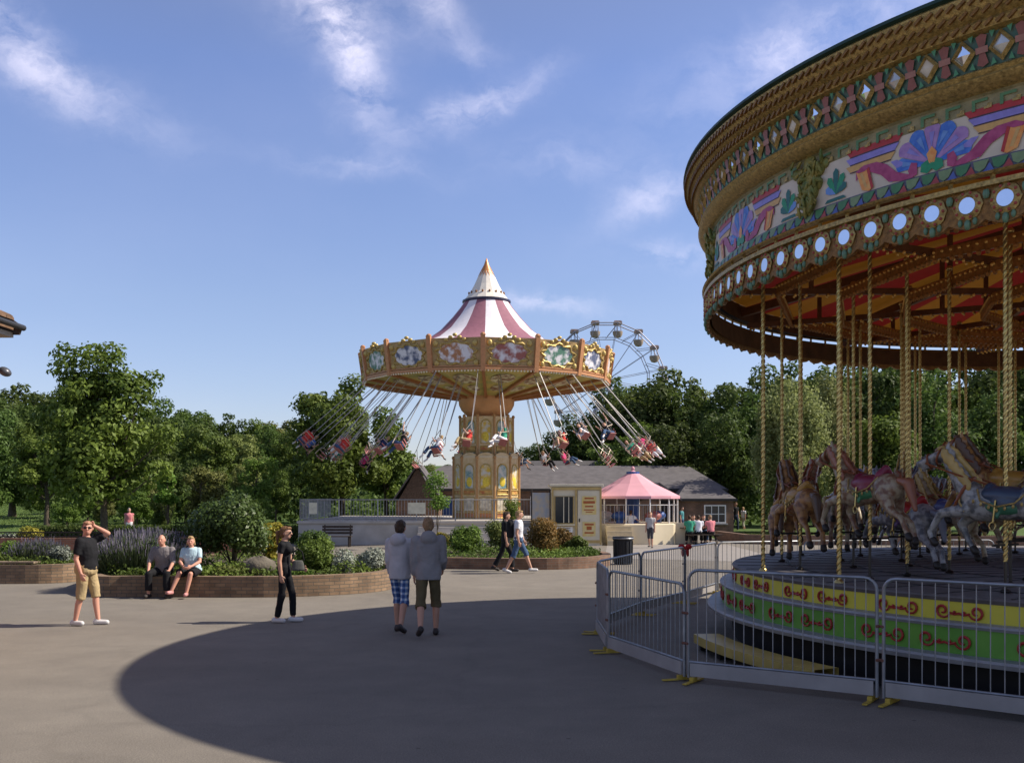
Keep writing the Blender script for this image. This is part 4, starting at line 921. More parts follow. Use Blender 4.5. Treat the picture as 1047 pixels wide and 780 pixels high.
for k in range(16):
    a = R(22.5 * k + 11.25); mb.ell(pl(.86, a, 11.98), (.05, .05, .07), 8, 6)
mb.build('boss', M('boss_brown', (.25, .12, .05), .5), cone)
mb = MB(); vs = []; n = 32
for k in range(n): vs.append(pl(.44 if k % 2 == 0 else .335, R(360 / n * k), 12.76 if k % 2 == 0 else 13.0))
vs = [v * 1.0 for v in vs]; tips = [(0.012 * math.cos(R(360 / n * k)), .012 * math.sin(R(360 / n * k)), 13.72) for k in range(n)]; mid = [(.13 * math.cos(R(360 / n * k)), .13 * math.sin(R(360 / n * k)), 13.38) for k in range(n)]
mb.add(vs + mid + tips, [(k, (k + 1) % n, n + (k + 1) % n, n + k) for k in range(n)] + [(n + k, n + (k + 1) % n, 2 * n + (k + 1) % n, 2 * n + k) for k in range(n)]); mb.build('finial', M('copper_orange', (.55, .24, .09), .35, .2, var=.1), sr, smooth=True)
# neck bowl and tower
mb = MB(); mb.lathe([(1.36, 6.95), (1.36, 6.75), (1.34, 6.55), (1.22, 6.3), (1.0, 6.08), (.9, 5.98), (1.15, 5.95), (1.15, 5.85)], 40); mb.build('neck_bowl', M('bowl_orange', (.58, .30, .13), .45, var=.12, scale=2), sr, smooth=True)
TW = M('tower_cream', (.60, .42, .20), .5, rgb2=(.7, .55, .32), scale=5)
def tower(n, r, z0, z1, tag_, picz):
    for i in range(n):
        a, b = R(-90 + 360 / n * (i - .5)), R(-90 + 360 / n * (i + .5)); P = [pl(r, a, z0), pl(r, b, z0), pl(r, b, z1), pl(r, a, z1)]
        ux = (P[1] - P[0]).normalized(); uz = Vector((0, 0, 1)); nn = ux.cross(uz); O = (P[0] + P[1]) / 2; W = (P[1] - P[0]).length
        mb = MB(); mb.prism(P, -nn * .08); f = mb.build('tower_panel', TW, sr)
        q = lambda u, v, d=0.: O + ux * u + uz * v + nn * d
        def arch(mb, w, v0, v1, d):
            pts = [q(-w, v0, d), q(w, v0, d)] + [q(w * math.cos(t), v1 + w * 1.1 * math.sin(t), d) for t in [math.pi * k / 10 for k in range(11)]]; mb.add(pts, [tuple(range(len(pts)))]); return pts
        for (v0, v1, kind) in picz:
            if kind == 'arch':
                mb = MB(); pts = arch(mb, W * .30, v0, v1, .006); mb.build('painted_arch', M('tower_art_%d' % (i % 2), (.60, .58, .50), .5, rgb2=[(.62, .42, .06), (.16, .30, .30)][i % 2], scale=3.2, contrast=2.2), f)
                mb = MB(); mb.tube(pts, .035, 5, closed=True); mb.build('gilt_frame', GOLD, f)
                mb = MB(); mb.ell(q(0, v0 + .32, .0), (W * .2, .03, .24), 10, 8, M4=Matrix.Rotation(R(360 / n * i), 3, 'Z')); mb.build('sunburst', M('sun_yellow', (.72, .55, .06), .45, var=.2, scale=12), f)
            else:
                mb = MB(); mb.prism([q(-W * .34, v0, .02), q(W * .34, v0, .02), q(W * .34, v1, .02), q(-W * .34, v1, .02)], -nn * .015); mb.build('lower_panel', M(kind[0], kind[1], .5, rgb2=kind[2], scale=5, contrast=2), f)
                mb = MB(); mb.tube([q(-W * .35, v0, .03), q(W * .35, v0, .03), q(W * .35, v1, .03), q(-W * .35, v1, .03)], .025, 5, closed=True); mb.build('gilt_frame', GOLD, f)
        mb = MB(); mb.tube([pl(r + .02, a, z0), pl(r + .02, a, z1)], .055, 8); mb.ell(pl(r + .03, a, z1 + .03), (.08, .08, .09), 8, 6); mb.build('pilaster', M('pilaster_tan', (.45, .25, .1), .5), sr, smooth=True)
        if tag_ == 'low':
            mb = MB(); mb.prism([q(-W / 2, z1 - z0, 0)] + [q(W / 2 * math.cos(t), z1 - z0 + .26 * math.sin(t), 0) for t in [math.pi * k / 8 for k in range(8, -1, -1)]][1:], -nn * .08); mb.build('arched_top', TW, sr)
tower(10, 1.27, 3.9, 5.95, 'up', [(.75, 1.62, 'arch'), (.42, .62, ('tower_red_panel', (.42, .14, .05), (.55, .35, .1))), (.06, .36, ('tower_dark_panel', (.08, .06, .05), (.35, .36, .34)))])
tower(12, 1.62, DZ + .02, 3.95, 'low', [(1.42, 2.3, 'arch'), (1.14, 1.34, ('tower_red_panel', (0,)*3, (0,)*3)), (.36, 1.0, ('tower_white_panel', (.66, .60, .46), (.40, .34, .24))), (.04, .27, ('tower_base_orange', (.46, .18, .07), (.4, .2, .1)))])
mb = MB(); mb.lathe([(1.05, 3.9), (1.6, 3.95), (1.6, 4.05), (1.2, 4.1)], 36); mb.build('ledge', CREAM, sr)
# swing chairs
CHAIN = M('chain_steel', (.42, .40, .38), .45, .6, var=.1); SEAT = M('seat_red', (.36, .13, .12), .5, var=.12); SFR = M('seat_frame', (.55, .45, .35), .4, .4)
def chair_mesh(parent):
    mb = MB(); mb.box((0, .03, .0), (.36, .32, .03)); mb.box((0, -.15, .14), (.34, .025, .07)); mb.box((0, -.16, .29), (.34, .025, .06))
    c = mb.build('swing_chair', SEAT, parent, bevel=.01)
    mb = MB(); mb.tube([(-.24, -.15, .5), (.24, -.15, .5)], .018, 6); mb.tube([(-.24, .22, .3), (.24, .22, .3)], .018, 6); mb.tube([(-.24, .22, 0), (-.24, .22, .32), (-.24, -.16, .5)], .016, 6); mb.tube([(.24, .22, 0), (.24, .22, .32), (.24, -.16, .5)], .016, 6)
    mb.build('frame', SFR, c); return c
g = random.Random(21); SEATS = []
c0 = chair_mesh(sr)
for ring, (ra, za, rc, zc_, offs_) in enumerate([(5.55, 7.6, 8.75, 4.35, 0), (4.55, 7.45, 7.7, 4.0, .5)]):
    for i in range(16):
        th = R(-90 + 22.5 * (i + offs_) + g.uniform(-3, 3)); ph = g.uniform(-.35, .35); r2 = rc + g.uniform(-.5, .4); anc = pl(ra, th, za); pos = pl(r2, th + R(g.uniform(-4, 1)), zc_ + g.uniform(-.3, .45) + (r2 - rc) * .6)
        up_ = (anc - pos).normalized(); f = Vector((math.sin(th), -math.cos(th), 0)); f = (f - up_ * f.dot(up_)).normalized(); rt = f.cross(up_)
        Mx = Matrix((rt, f, up_)).transposed().to_4x4(); Mx = Mx @ Matrix.Rotation(ph, 4, 'Z'); Mx.translation = pos
        c = c0 if (ring, i) == (0, 0) else copy_tree(c0, sr); c.matrix_local = Mx; SEATS.append((sr.matrix_world if False else Matrix.Translation(sr.location)) @ Mx)
        inv = Mx.inverted()
        for s in (-1, 1):
            mb = MB(); A_ = inv @ (anc + rt * .22 * s)
            mb.tube([A_, (s * .24, -.05, 1.0)], .016, 4, cap=False); mb.tube([(s * .24, -.05, 1.0), (s * .24, -.15, .5)], .014, 4, cap=False); mb.tube([(s * .24, -.05, 1.0), (s * .24, .22, .32)], .014, 4, cap=False); mb.build('chain', CHAIN, c)
# ------------------------------------------------------------------ kiosk
KC = M('kiosk_cream', (.68, .61, .44), .6, var=.05, scale=3, bump=.1)
ky = 44.6; kx0, kx1 = XX(564, ky), XX(615, ky); kh = zat(497, ky); kw = kx1 - kx0
k_ = empty('ticket_kiosk', ((kx0 + kx1) / 2, ky, 0), 0, 'cream ticket kiosk with a serving window and yellow notices by the pink tent', 'kiosk')
mb = MB(); mb.box((0, 1.0, kh / 2 + .06), (kw, 2.0, kh - .12)); mb.build('body', KC, k_, bevel=.02)
mb = MB(); mb.box((0, .98, kh + .04), (kw + .16, 2.2, .09)); mb.build('roof', M('kiosk_roof', (.66, .60, .45), .6), k_, bevel=.01); mb = MB(); mb.box((0, 1.0, .06), (kw + .06, 2.06, .12)); mb.build('plinth', M('kiosk_roof', (0,)*3), k_)
mb = MB()
for x in (-kw / 2 + .04, -.02, kw / 2 - .04): mb.box((x, -.03, kh / 2), (.08, .07, kh - .1))
mb.box((0, -.035, kh - .1), (kw, .08, .1)); mb.box((0, -.033, .18), (kw, .07, .12)); mb.build('trim', M('kiosk_trim', (.5, .36, .14), .6), k_)
wf = MB(); x = -kw / 4; wf.box((x, -.02, 1.5), (.86, .05, 1.3)); wo = wf.build('window', M('kiosk_trim', (0,)*3), k_)
mb = MB(); mb.box((x, -.055, 1.55), (.76, .03, 1.14)); mb.build('pane', GLASS, wo); mb = MB(); mb.box((x - .02, -.075, 1.55), (.035, .02, 1.12)); mb.box((x + .2, -.075, 1.55), (.03, .02, 1.12)); mb.build('mullion', KC, wo)
mb = MB(); mb.box((x, -.13, .9), (.92, .26, .05)); mb.build('shelf', KC, wo)
mb = MB(); mb.box((x + .02, -.04, .56), (.7, .02, .52)); n1 = mb.build('notice', M('paper_white', (.8, .8, .78), .7, var=.03), k_)
mb = MB()
for r0 in range(5): mb.box((x + .02 + (r0 % 2) * .04, -.053, .75 - r0 * .09), (.5 - .06 * (r0 % 3), .004, .028))
mb.build('lettering', M('ink', (.08, .08, .1), .7, var=0), n1)
dx = kw / 4
mb = MB(); mb.box((dx, -.02, 1.28), (.98, .05, 2.2)); dr = mb.build('door', KC, k_, bevel=.01)
mb = MB(); mb.box((dx, -.056, 1.75), (.62, .02, .8)); p1 = mb.build('notice', M('poster_yellow', (.70, .50, .12), .6, rgb2=(.72, .62, .34), scale=4), k_); mb = MB(); mb.box((dx, -.056, .72), (.56, .02, .62)); p2 = mb.build('notice', M('poster_yellow', (0,)*3), k_)
INK2 = M('ink_red', (.42, .12, .04), .7, var=.05)
mb = MB()
for z, w2, h in ((2.05, .4, .07), (1.88, .5, .11), (1.7, .36, .07), (1.55, .46, .05), (1.46, .3, .04)): mb.box((dx, -.069, z), (w2, .004, h))
mb.build('lettering', INK2, p1); mb = MB()
for z, w2, h in ((.92, .4, .08), (.76, .22, .16), (.56, .4, .07)): mb.box((dx, -.069, z), (w2, .004, h))
mb.build('lettering', INK2, p2); mb = MB(); mb.box((dx - .42, -.07, 1.1), (.04, .05, .14)); mb.build('handle', RAIL, dr)
# posts / display boards left of the kiosk
mb = MB(); 
bd = empty('display_board', (XX(553, 44.8), 44.8, 0), 0, 'pale grey display board on posts just left of the kiosk', 'board')
mb.box((0, 0, 1.35), (.75, .05, 1.9)); mb.build('board', M('board_grey', (.35, .37, .40), .6, rgb2=(.5, .42, .3), scale=3, contrast=2), bd); mb = MB()
for s in (-1, 1): mb.tube([(s * .4, 0, 0), (s * .4, 0, 2.45)], .035, 8)
mb.build('post', RAIL, bd)
# ------------------------------------------------------------------ pink tented ride
PINK = M('pink_canvas', (.62, .32, .36), .7, var=.06, scale=2); tc_ = Vector((XX(647, 47.5), 47.5, 0))
tn = empty('pink_tent_ride', tc_, 0, 'small round ride with a pink tent roof and cream base wall', 'ride'); n = 12; rT = 2.05; zE = zat(507, 46.2); zP = zat(480, 47.5)
mb = MB(); ring = [pl(rT + .12, R(30 * i + 15), zE) for i in range(n)]; r2 = [pl(rT * .5, R(30 * i + 15), zE + (zP - zE) * .46) for i in range(n)]; apex = [Vector((0, 0, zP))]; lip = [v - Vector((0, 0, .12)) for v in ring]
mb.add(ring + r2 + apex + lip, [(i, (i + 1) % n, n + (i + 1) % n, n + i) for i in range(n)] + [(n + i, n + (i + 1) % n, 2 * n) for i in range(n)] + [(2 * n + 1 + i, 2 * n + 1 + (i + 1) % n, (i + 1) % n, i) for i in range(n)]); mb.build('canvas_roof', PINK, tn)
mb = MB(); mb.ell((0, 0, zP + .05), (.09, .09, .1), 8, 6); mb.build('finial', PINK, tn)
mb = MB()
for i in range(n): mb.tube([pl(rT, R(30 * i + 15), 0), pl(rT, R(30 * i + 15), zE)], .035, 6)
mb.build('post', M('post_white', (.62, .6, .58), .5), tn)
mb = MB(); mb.lathe([(.3, 0), (.3, zP - .1)], 12); mb.build('centre_pole', BLUE, tn)
mb = MB(); 
for i in range(60): a = R(6 * i); mb.tube([pl(rT, a, .98), pl(rT, a, 1.75)], .012, 4, cap=False)
mb.tube([pl(rT, R(6 * i), 1.75) for i in range(60)], .02, 5, closed=True); mb.build('railing', RS, tn)
mb = MB(); mb.lathe([(2.3, .0), (2.3, .88), (2.22, .92), (0.1, .92)], 12, a0=15, a1=375); mb.build('base_wall', M('base_cream', (.66, .57, .40), .55, var=.05, scale=2), tn)
mb = MB(); 
for k in range(4): mb.box((-.9, -2.3 - .2 * k, (.92 - .2 * k - .1) / 2), (1.1, .28, .92 - .2 * k - .1))
mb.build('step', M('step_cream', (.5, .42, .28), .7), tn)
for k in range(5):
    a = R(72 * k + 20); mb = MB(); mb.ell(pl(1.3, a, 1.25), (.38, .3, .22), 10, 8); mb.box(pl(1.3, a, 1.0), (.3, .3, .16)); mb.build('ride_car', [BLUE, SEAT, WHITE][k % 3], tn, smooth=True)
side = MB(); xs_ = 2.6; side.box((1.9, -1.35, .48), (1.7, .1, .95)); side.build('side_panel', M('base_cream', (0,)*3), tn)
# ------------------------------------------------------------------ litter bin, low wall, benches
bx, by = XX(637, 32.4), 32.4
o = empty('litter_bin', (bx, by, 0), 0, 'black ribbed litter bin standing behind the barriers near the kiosk', 'litter bin')
BLK = M('bin_black', (.02, .021, .024), .5, var=.15)
mb = MB(); mb.lathe([(.27, 0), (.29, .05), (.3, .75), (.33, .78), (.33, .86), (.3, .88), (.27, .86), (.26, .7), (.1, .68)], 28)
for k in range(14): a = R(360 / 14 * k); mb.bar(pl(.295, a, .06), pl(.305, a, .74), .03, .02)
mb.build('drum', BLK, o, smooth=True); mb = MB(); mb.lathe([(.335, .8), (.345, .82), (.335, .84)], 28); mb.build('band', M('bin_band', (.25, .25, .26), .4, .5), o)
lw = empty('low_wall', (0, 0, 0), 0, 'low brown brick wall between the plaza and the lawn behind the carousel', 'wall')
uvwall('brickwork', [(10.2, 51), (10.6, 46.3), (13, 45.2), (20, 44.8), (28, 44.5)], 0, .42, .26, BRICK_BR, lw)
def bench(label, px, Y, rz, L=1.5):
    b = empty('park_bench', (XX(px, Y), Y, 0), rz, label, 'bench'); mb = MB()
    for k in range(3): mb.box((0, -.16 + .15 * k, .44), (L, .12, .035))
    mb.build('seat', DWOOD, b); mb = MB()
    for k in range(3): mb.box((0, .24 + .03 * k, .58 + .13 * k), (L, .03, .1))
    mb.build('backrest', DWOOD, b)
    for s in (-1, 1):
        mb = MB(); mb.box((s * L * .42, -.18, .21), (.06, .06, .42)); mb.bar((s * L * .42, .22, 0), (s * L * .42, .32, .92), .06, .06); mb.build('leg', DWOOD, b)
    return b
bench('dark slatted bench against the deck wall, left of the boys', 344, 43.5, 0, 1.3)
tb = empty('picnic_table', (XX(714, 46.2), 46.2, 0), R(12), 'dark wooden picnic table with attached benches where the visitors sit', 'table')
mb = MB()
for k in range(5): mb.box((0, -.3 + .15 * k, .72), (1.7, .13, .04))
mb.build('tabletop', DWOOD, tb)
for s in (-1, 1):
    mb = MB(); mb.box((0, s * .7, .44), (1.7, .26, .04)); mb.build('seat', DWOOD, tb)
    mb = MB(); x = s * .6; mb.bar((x, -.75, 0), (x, -.2, .7), .07, .07); mb.bar((x, .75, 0), (x, .2, .7), .07, .07); mb.bar((x + .04, -.8, .4), (x + .04, .8, .4), .05, .08); mb.build('leg', DWOOD, tb)
# ------------------------------------------------------------------ carousel
CC = Vector((10.04, 14.8, 0)); CA = 13; STEP = 360 / CA; A_SHELL = 216.2
ca = empty('carousel', CC, 0, 'large ornate galloping horse carousel with gilded painted canopy and twisted brass poles', 'carousel')
def cp(r, deg, z): return Vector((r * math.cos(R(deg)), r * math.sin(R(deg)), z))
GILT = M('gilt', (.40, .28, .10), .38, .45, var=.4, scale=26, bump=.5, bscale=60); GILT_D = M('gilt_dark', (.24, .12, .035), .42, .35, var=.35, scale=22, bump=.5, bscale=50)
BRASS = M('brass_bright', (.52, .39, .15), .30, .85, var=.12, scale=10)
def rgbm(name, c, **k): return M('paint_' + name, c, .42, var=k.get('var', .12), scale=k.get('scale', 14), spec=.4, rgb2=k.get('rgb2'))
# canopy rings, one part per moulding
def ringpart(name, prof, mat, n=156, smooth=True, parent=ca, mb=None):
    mb = mb or MB(); mb.lathe(prof, n); return mb.build(name, mat, parent, smooth=smooth)
mb = MB(); prof = [(7.22, 6.66), (7.30, 6.68), (7.33, 6.74), (7.30, 6.78), (7.36, 6.82), (7.42, 6.90), (7.44, 6.98), (7.40, 7.02)]
top_c = ringpart('cornice', prof, GILT)
mb = MB()
for k in range(3):     # rope mouldings
    rr, zz = ((7.32, 6.72), (7.37, 6.83), (7.43, 6.92))[k]
    for i in range(420):
        a = i * 360 / 420; mb.bar(cp(rr + .012, a - .3, zz - .028), cp(rr + .012, a + .3, zz + .028), .03, .03)
mb.build('rope_moulding', GILT_D, top_c)
ringpart('canopy_edge', [(7.40, 7.0), (7.47, 7.02), (7.46, 7.06), (7.35, 7.09)], M('dark_green_edge', (.02, .05, .04), .5))
dband = ringpart('diamond_band', [(7.16, 6.34), (7.22, 6.68)], rgbm('teal', (.04, .13, .10), rgb2=(.10, .12, .08)))
DZc = 6.51; rD = 7.205
def surf(a_c, s, v, z0, r, tilt=0.): return cp(r + tilt * v, a_c + math.degrees(s / 7.1), z0 + v)
def shape(mb, a_c, z0, pts, r, mi=0, maxe=.16, rs=7.1, tilt=0.):
    """flat paint shape (s,v outline) laid on the curved board"""
    tri = tessellate_polygon([[Vector((p[0], p[1], 0)) for p in pts]]); T = [[Vector((pts[i][0], pts[i][1])) for i in t] for t in tri]; outT = []
    while T:
        t = T.pop(); e = [(t[(i + 1) % 3] - t[i]).length for i in range(3)]; i = e.index(max(e))
        if e[i] > maxe and abs((t[(i + 1) % 3] - t[i]).x) > .08:
            m = (t[i] + t[(i + 1) % 3]) / 2; T.append([t[i], m, t[(i + 2) % 3]]); T.append([m, t[(i + 1) % 3], t[(i + 2) % 3]])
        else: outT.append(t)
    for t in outT: mb.add([cp(r + tilt * q.y, a_c + math.degrees(q.x / rs), z0 + q.y) for q in t], [(0, 1, 2)], mi)
def flip(pts): return [(-x, y) for x, y in pts][::-1]
D0 = 216.6 % 3
vis_lo, vis_hi = 168, 246
MIR = M('mirror', (.86, .87, .9), .06, 1.0, var=.02); MIRD = M('mirror_dull', (.5, .48, .45), .25, .6, var=.3)
def diamond(a, k, parent):
    t = .17; mb = MB()
    P = [(0, -.15), (.13, 0), (0, .15), (-.13, 0)]; Pi = [(0, -.105), (.09, 0), (0, .105), (-.09, 0)]
    for i in range(4):
        j = (i + 1) % 4; mb.add([surf(a, *P[i], DZc, rD + .01, t), surf(a, *P[j], DZc, rD + .01, t), surf(a, *Pi[j], DZc, rD + .045, t), surf(a, *Pi[i], DZc, rD + .045, t)], [(0, 1, 2, 3)])
        mb.add([surf(a, *Pi[i], DZc, rD + .045, t), surf(a, *Pi[j], DZc, rD + .045, t), surf(a, Pi[j][0] * .9, Pi[j][1] * .9, DZc, rD + .02, t), surf(a, Pi[i][0] * .9, Pi[i][1] * .9, DZc, rD + .02, t)], [(0, 1, 2, 3)])
    d = mb.build('diamond_frame', GILT, parent); mb = MB(); c = surf(a, 0, 0, DZc, rD + .03, t)
    for i in range(4): mb.add([surf(a, Pi[i][0] * .92, Pi[i][1] * .92, DZc, rD + .016, t), surf(a, Pi[(i + 1) % 4][0] * .92, Pi[(i + 1) % 4][1] * .92, DZc, rD + .016, t), c], [(0, 1, 2)])
    mb.build('diamond_mirror', [MIR, MIRD, rgbm('cream', (.66, .58, .46)), MIR, MIRD][k % 5], d)
for k in range(120):
    a = D0 + 3 * k
    if vis_lo < a < vis_hi: diamond(a, k, dband)
mb = MB()
for k in range(120):        # red and pink crosses between the diamonds, leaf corners
    a = D0 + 3 * k + 1.5
    for rr in (0, 1):
        for s in (-1, 1): shape(mb, a, DZc, [(-.02, -.0), (.02, 0), (.055, .13 * s), (0, .155 * s), (-.055, .13 * s)] if s > 0 else [(-.02, 0), (-.055, -.13), (0, -.155), (.055, -.13), (.02, 0)], rD + .012, 0, tilt=.17)
        break
    shape(mb, a, DZc, [(-.06, -.03), (.06, -.03), (.06, .03), (-.06, .03)], rD + .02, 1, tilt=.17)
    for sx in (-1, 1):
        for sy in (-1, 1):
            p = [(sx * .075, sy * .16), (sx * .13, sy * .15), (sx * .10, sy * .09)]; shape(mb, a, DZc, p, rD + .012, 2, tilt=.17)
mb.build('cross_ornament', [rgbm('dusky_red', (.26, .08, .06)), rgbm('pink', (.36, .16, .12)), rgbm('leaf_green', (.07, .26, .13))], dband)
ringpart('lower_cornice', [(7.08, 6.14), (7.20, 6.18), (7.24, 6.24), (7.19, 6.28), (7.22, 6.32), (7.17, 6.35)], GILT)
oband = ringpart('ornate_band', [(7.04, 5.98), (7.05, 6.12), (7.12, 6.17)], M('olive_band', (.36, .31, .17), .5, rgb2=(.20, .18, .09), scale=9, bump=.4))
mb = MB()
for k in range(160):
    a = k * 2.25
    for pts, mi in (([(-.1, -.06), (-.1, .05), (.06, .05), (.06, .02), (-.065, .02), (-.065, -.06)], 0), ([(.02, -.06), (.1, -.06), (.1, -.01), (.055, -.01), (.055, -.035), (.02, -.035)], 1)): shape(mb, a, 6.05, pts, 7.06, mi)
mb.build('key_pattern', [rgbm('pale_green', (.10, .22, .09)), GILT], oband)
board = ringpart('rounding_board', [(7.04, 5.50), (7.04, 5.99)], M('board_cream', (.62, .54, .44), .45, var=.05, scale=6))
COLS = [rgbm('blue', (.03, .12, .52), rgb2=(.10, .24, .66)), rgbm('violet', (.30, .16, .42), rgb2=(.44, .26, .52)), rgbm('maroon', (.32, .03, .12), rgb2=(.46, .08, .2)), rgbm('orange', (.72, .24, .05), rgb2=(.78, .42, .12)),
        rgbm('green', (.02, .26, .12)), rgbm('red', (.42, .03, .03)), rgbm('lavender', (.26, .22, .58)), rgbm('ochre', (.6, .36, .12)), rgbm('teal_line', (.02, .13, .12)), rgbm('sky', (.14, .28, .62)), rgbm('line_dark', (.06, .03, .05))]
BZ = 5.50; RB = 7.046
def painting(a):
    mb = MB(); S = lambda pts, mi, d=0: shape(mb, a, BZ, pts, RB + d, mi)
    for i in range(7):     # fan shell
        t0 = R(166 - i * 152 / 6); w2 = R(12.2); L = .40 if i in (0, 6) else .44
        pts = [(0, .09)] + [((L + .045 * math.cos((q - 4) / 4 * math.pi / 2)) * math.cos(t0 + w2 * (4 - q) / 4) * 1.0, .09 + (L - .06 + .045 * math.cos((q - 4) / 4 * math.pi / 2)) * math.sin(t0 + w2 * (4 - q) / 4)) for q in range(9)]
        pts = [(x, min(y, .485)) for x, y in pts]; S(pts, [0, 1, 0, 1, 0, 1, 0][i] if i not in (2,) else 0, .004)
        pts = [(.16 * math.cos(t0 + R(2)), .09 + .16 * math.sin(t0)), (.36 * math.cos(t0 + R(5)), .09 + .33 * math.sin(t0 + R(5))), (.36 * math.cos(t0 - R(5)), .09 + .33 * math.sin(t0 - R(5)))]; S(pts, 9 if i % 2 == 0 else 6, .008)
    S([(-.03, .1), (.03, .1), (.06, .2), (0, .27), (-.06, .2)], 3, .012)
    S([(-.13, .03), (-.05, .0), (0, .04), (.05, .0), (.13, .03), (.12, .11), (.05, .14), (0, .1), (-.05, .14), (-.12, .11)], 4, .012)
    for f in (lambda p: p, flip):
        for j, c in enumerate((5, 6, 7)):
            y = .44 - j * .085; S(f([(.40 + j * .05, y), (1.06, y), (1.12 + .0, y + .07), (.34 + j * .05, y + .07)]), c, .004); S(f([(.39 + j * .05, y - .012), (1.06, y - .012), (1.06, y), (.40 + j * .05, y)]), 10, .005)
        S(f([(.16, .06), (.28, .05), (.42, .11), (.55, .23), (.68, .29), (.86, .30), (.97, .25), (.97, .15), (.9, .21), (.76, .20), (.62, .13), (.52, .03), (.36, -.0), (.22, .0)][::1]), 2, .008)
        S(f([(.17, .02), (.24, .0), (.28, .08), (.24, .16), (.17, .14)]), 2, .010)
        S(f([(.72, .03), (.78, .0), (.88, .03), (.96, .24), (.88, .29), (.78, .26)]), 3, .012); S(f([(.72, .03), (.75, .01), (.82, .27), (.78, .26)]), 5, .014); S(f([(.78, .26), (.84, .23), (.93, .23), (.96, .25), (.88, .29)]), 2, .016); S(f([(.80, .05), (.84, .05), (.91, .22), (.87, .22)]), 7, .014)
        S(f([(.40, .02), (.50, .02), (.55, .09), (.45, .08)]), 9, .006); S(f([(.30, .17), (.42, .15), (.5, .24), (.42, .24)]), 6, .006)
        # plume ornament
        for th, L, c in ((90, .30, 8), (60, .25, 4), (120, .25, 4), (30, .19, 9), (150, .19, 8)):
            t = R(th); u = Vector((math.cos(t), math.sin(t))); v = Vector((-u.y, u.x)); b = Vector((1.28, .09)); w2 = .036
            pts = [b, b + u * L * .5 - v * w2, b + u * L * .85 - v * w2 * 1.2, b + u * L, b + u * L * .85 + v * w2 * 1.2, b + u * L * .5 + v * w2]; S(f([tuple(p) for p in pts]), c, .006)
        S(f([(1.12, .02), (1.46, .02), (1.42, .055), (1.16, .055)]), 8, .006)
    return mb.build('shell_painting', COLS, board)
for i in range(CA):
    a = (A_SHELL + STEP * i) % 360; painting(a)
    a2 = a + STEP / 2; mb = MB()      # gilded cartouche with leaves between two paintings
    g = random.Random(i)
    for s, v, rs_ in [(0, .25, .17), (0, .40, .14), (-.16, .46, .10), (.16, .46, .10), (-.13, .30, .09), (.13, .30, .09), (0, .10, .11), (0, -.03, .07), (-.26, .5, .07), (.26, .5, .07), (0, .56, .12)]:
        mb.ell(cp(7.05, a2 + math.degrees(s / 7.05), BZ + v), (rs_ * .45, rs_ * .95, rs_ * .9), 10, 6, M4=Matrix.Rotation(R(a2), 3, 'Z') @ Matrix.Rotation(g.uniform(-.6, .6), 3, 'X'))
    for k in range(60):
        s, v = g.uniform(-.3, .3), g.uniform(-.04, .60); s *= .35 + v; mb.ell(cp(7.07 + g.uniform(0, .07), a2 + math.degrees(s / 7.05), BZ + v), (.022, .026, .075), 6, 4, M4=Matrix.Rotation(R(a2), 3, 'Z') @ Matrix.Rotation(g.uniform(-1.4, 1.4), 3, 'X') @ Matrix.Rotation(.3, 3, 'Y'))
    c_ = mb.build('cartouche', M('olive_gilt', (.34, .26, .07), .45, .2, rgb2=(.10, .16, .05), scale=7, bump=.5), ca, smooth=True)
tband = ringpart('leaf_trim', [(7.10, 5.34), (7.10, 5.36), (7.05, 5.50)], rgbm('dusk_purple', (.16, .12, .2), rgb2=(.08, .12, .12)))
mb = MB()
for k in range(240):
    a = k * 1.5; shape(mb, a, 5.34, [(-.08, .14), (-.05, .05), (0, .02), (.05, .05), (.08, .14)], 7.115, k % 2, tilt=-.3); shape(mb, a + .75, 5.34, [(-.06, .0), (.06, .0), (0, .1)], 7.118, 2 + k % 2, tilt=-.3)
mb.build('leaf_pattern', [rgbm('trim_green', (.08, .22, .10)), rgbm('trim_sage', (.20, .28, .14)), rgbm('trim_red', (.36, .07, .07)), rgbm('trim_blue', (.09, .13, .36))], tband)
ringpart('gold_rail', [(7.08, 5.305), (7.16, 5.31), (7.18, 5.33), (7.14, 5.345), (7.08, 5.345)], GILT)
# medallion valance: bottom edge scalloped
mb = MB(); n = 720; vs = []; fs = []
for k in range(n):
    a = k * 360 / n; ph = ((a - D0) % 3) / 3; dz = .085 * abs(math.cos(math.pi * ph)) ** .6
    vs += [cp(7.10, a, 5.21), cp(7.12, a, 4.90 - dz), cp(7.07, a, 4.90 - dz), cp(7.05, a, 5.21)]
for k in range(n):
    b, c = 4 * k, 4 * ((k + 1) % n)
    for q in range(4): fs.append((b + q, c + q, c + (q + 1) % 4, b + (q + 1) % 4))
mb.add(vs, fs); val = mb.build('medallion_valance', GILT_D, ca)
mb = MB(); mb.lathe([(7.10, 5.19), (7.16, 5.195), (7.16, 5.245), (7.1, 5.25)], 156)
for k in range(104): mb.bar(cp(7.1, k * 360 / 104, 5.2), cp(7.1, k * 360 / 104, 5.31), .05, .03)
mb.build('valance_rail', GILT, val)
mb = MB(); mb.lathe([(7.045, 5.20), (7.03, 4.9)], 156); mb.build('inner_lining', M('dark_brown_lining', (.10, .05, .022), .7, var=.3, scale=5), val)
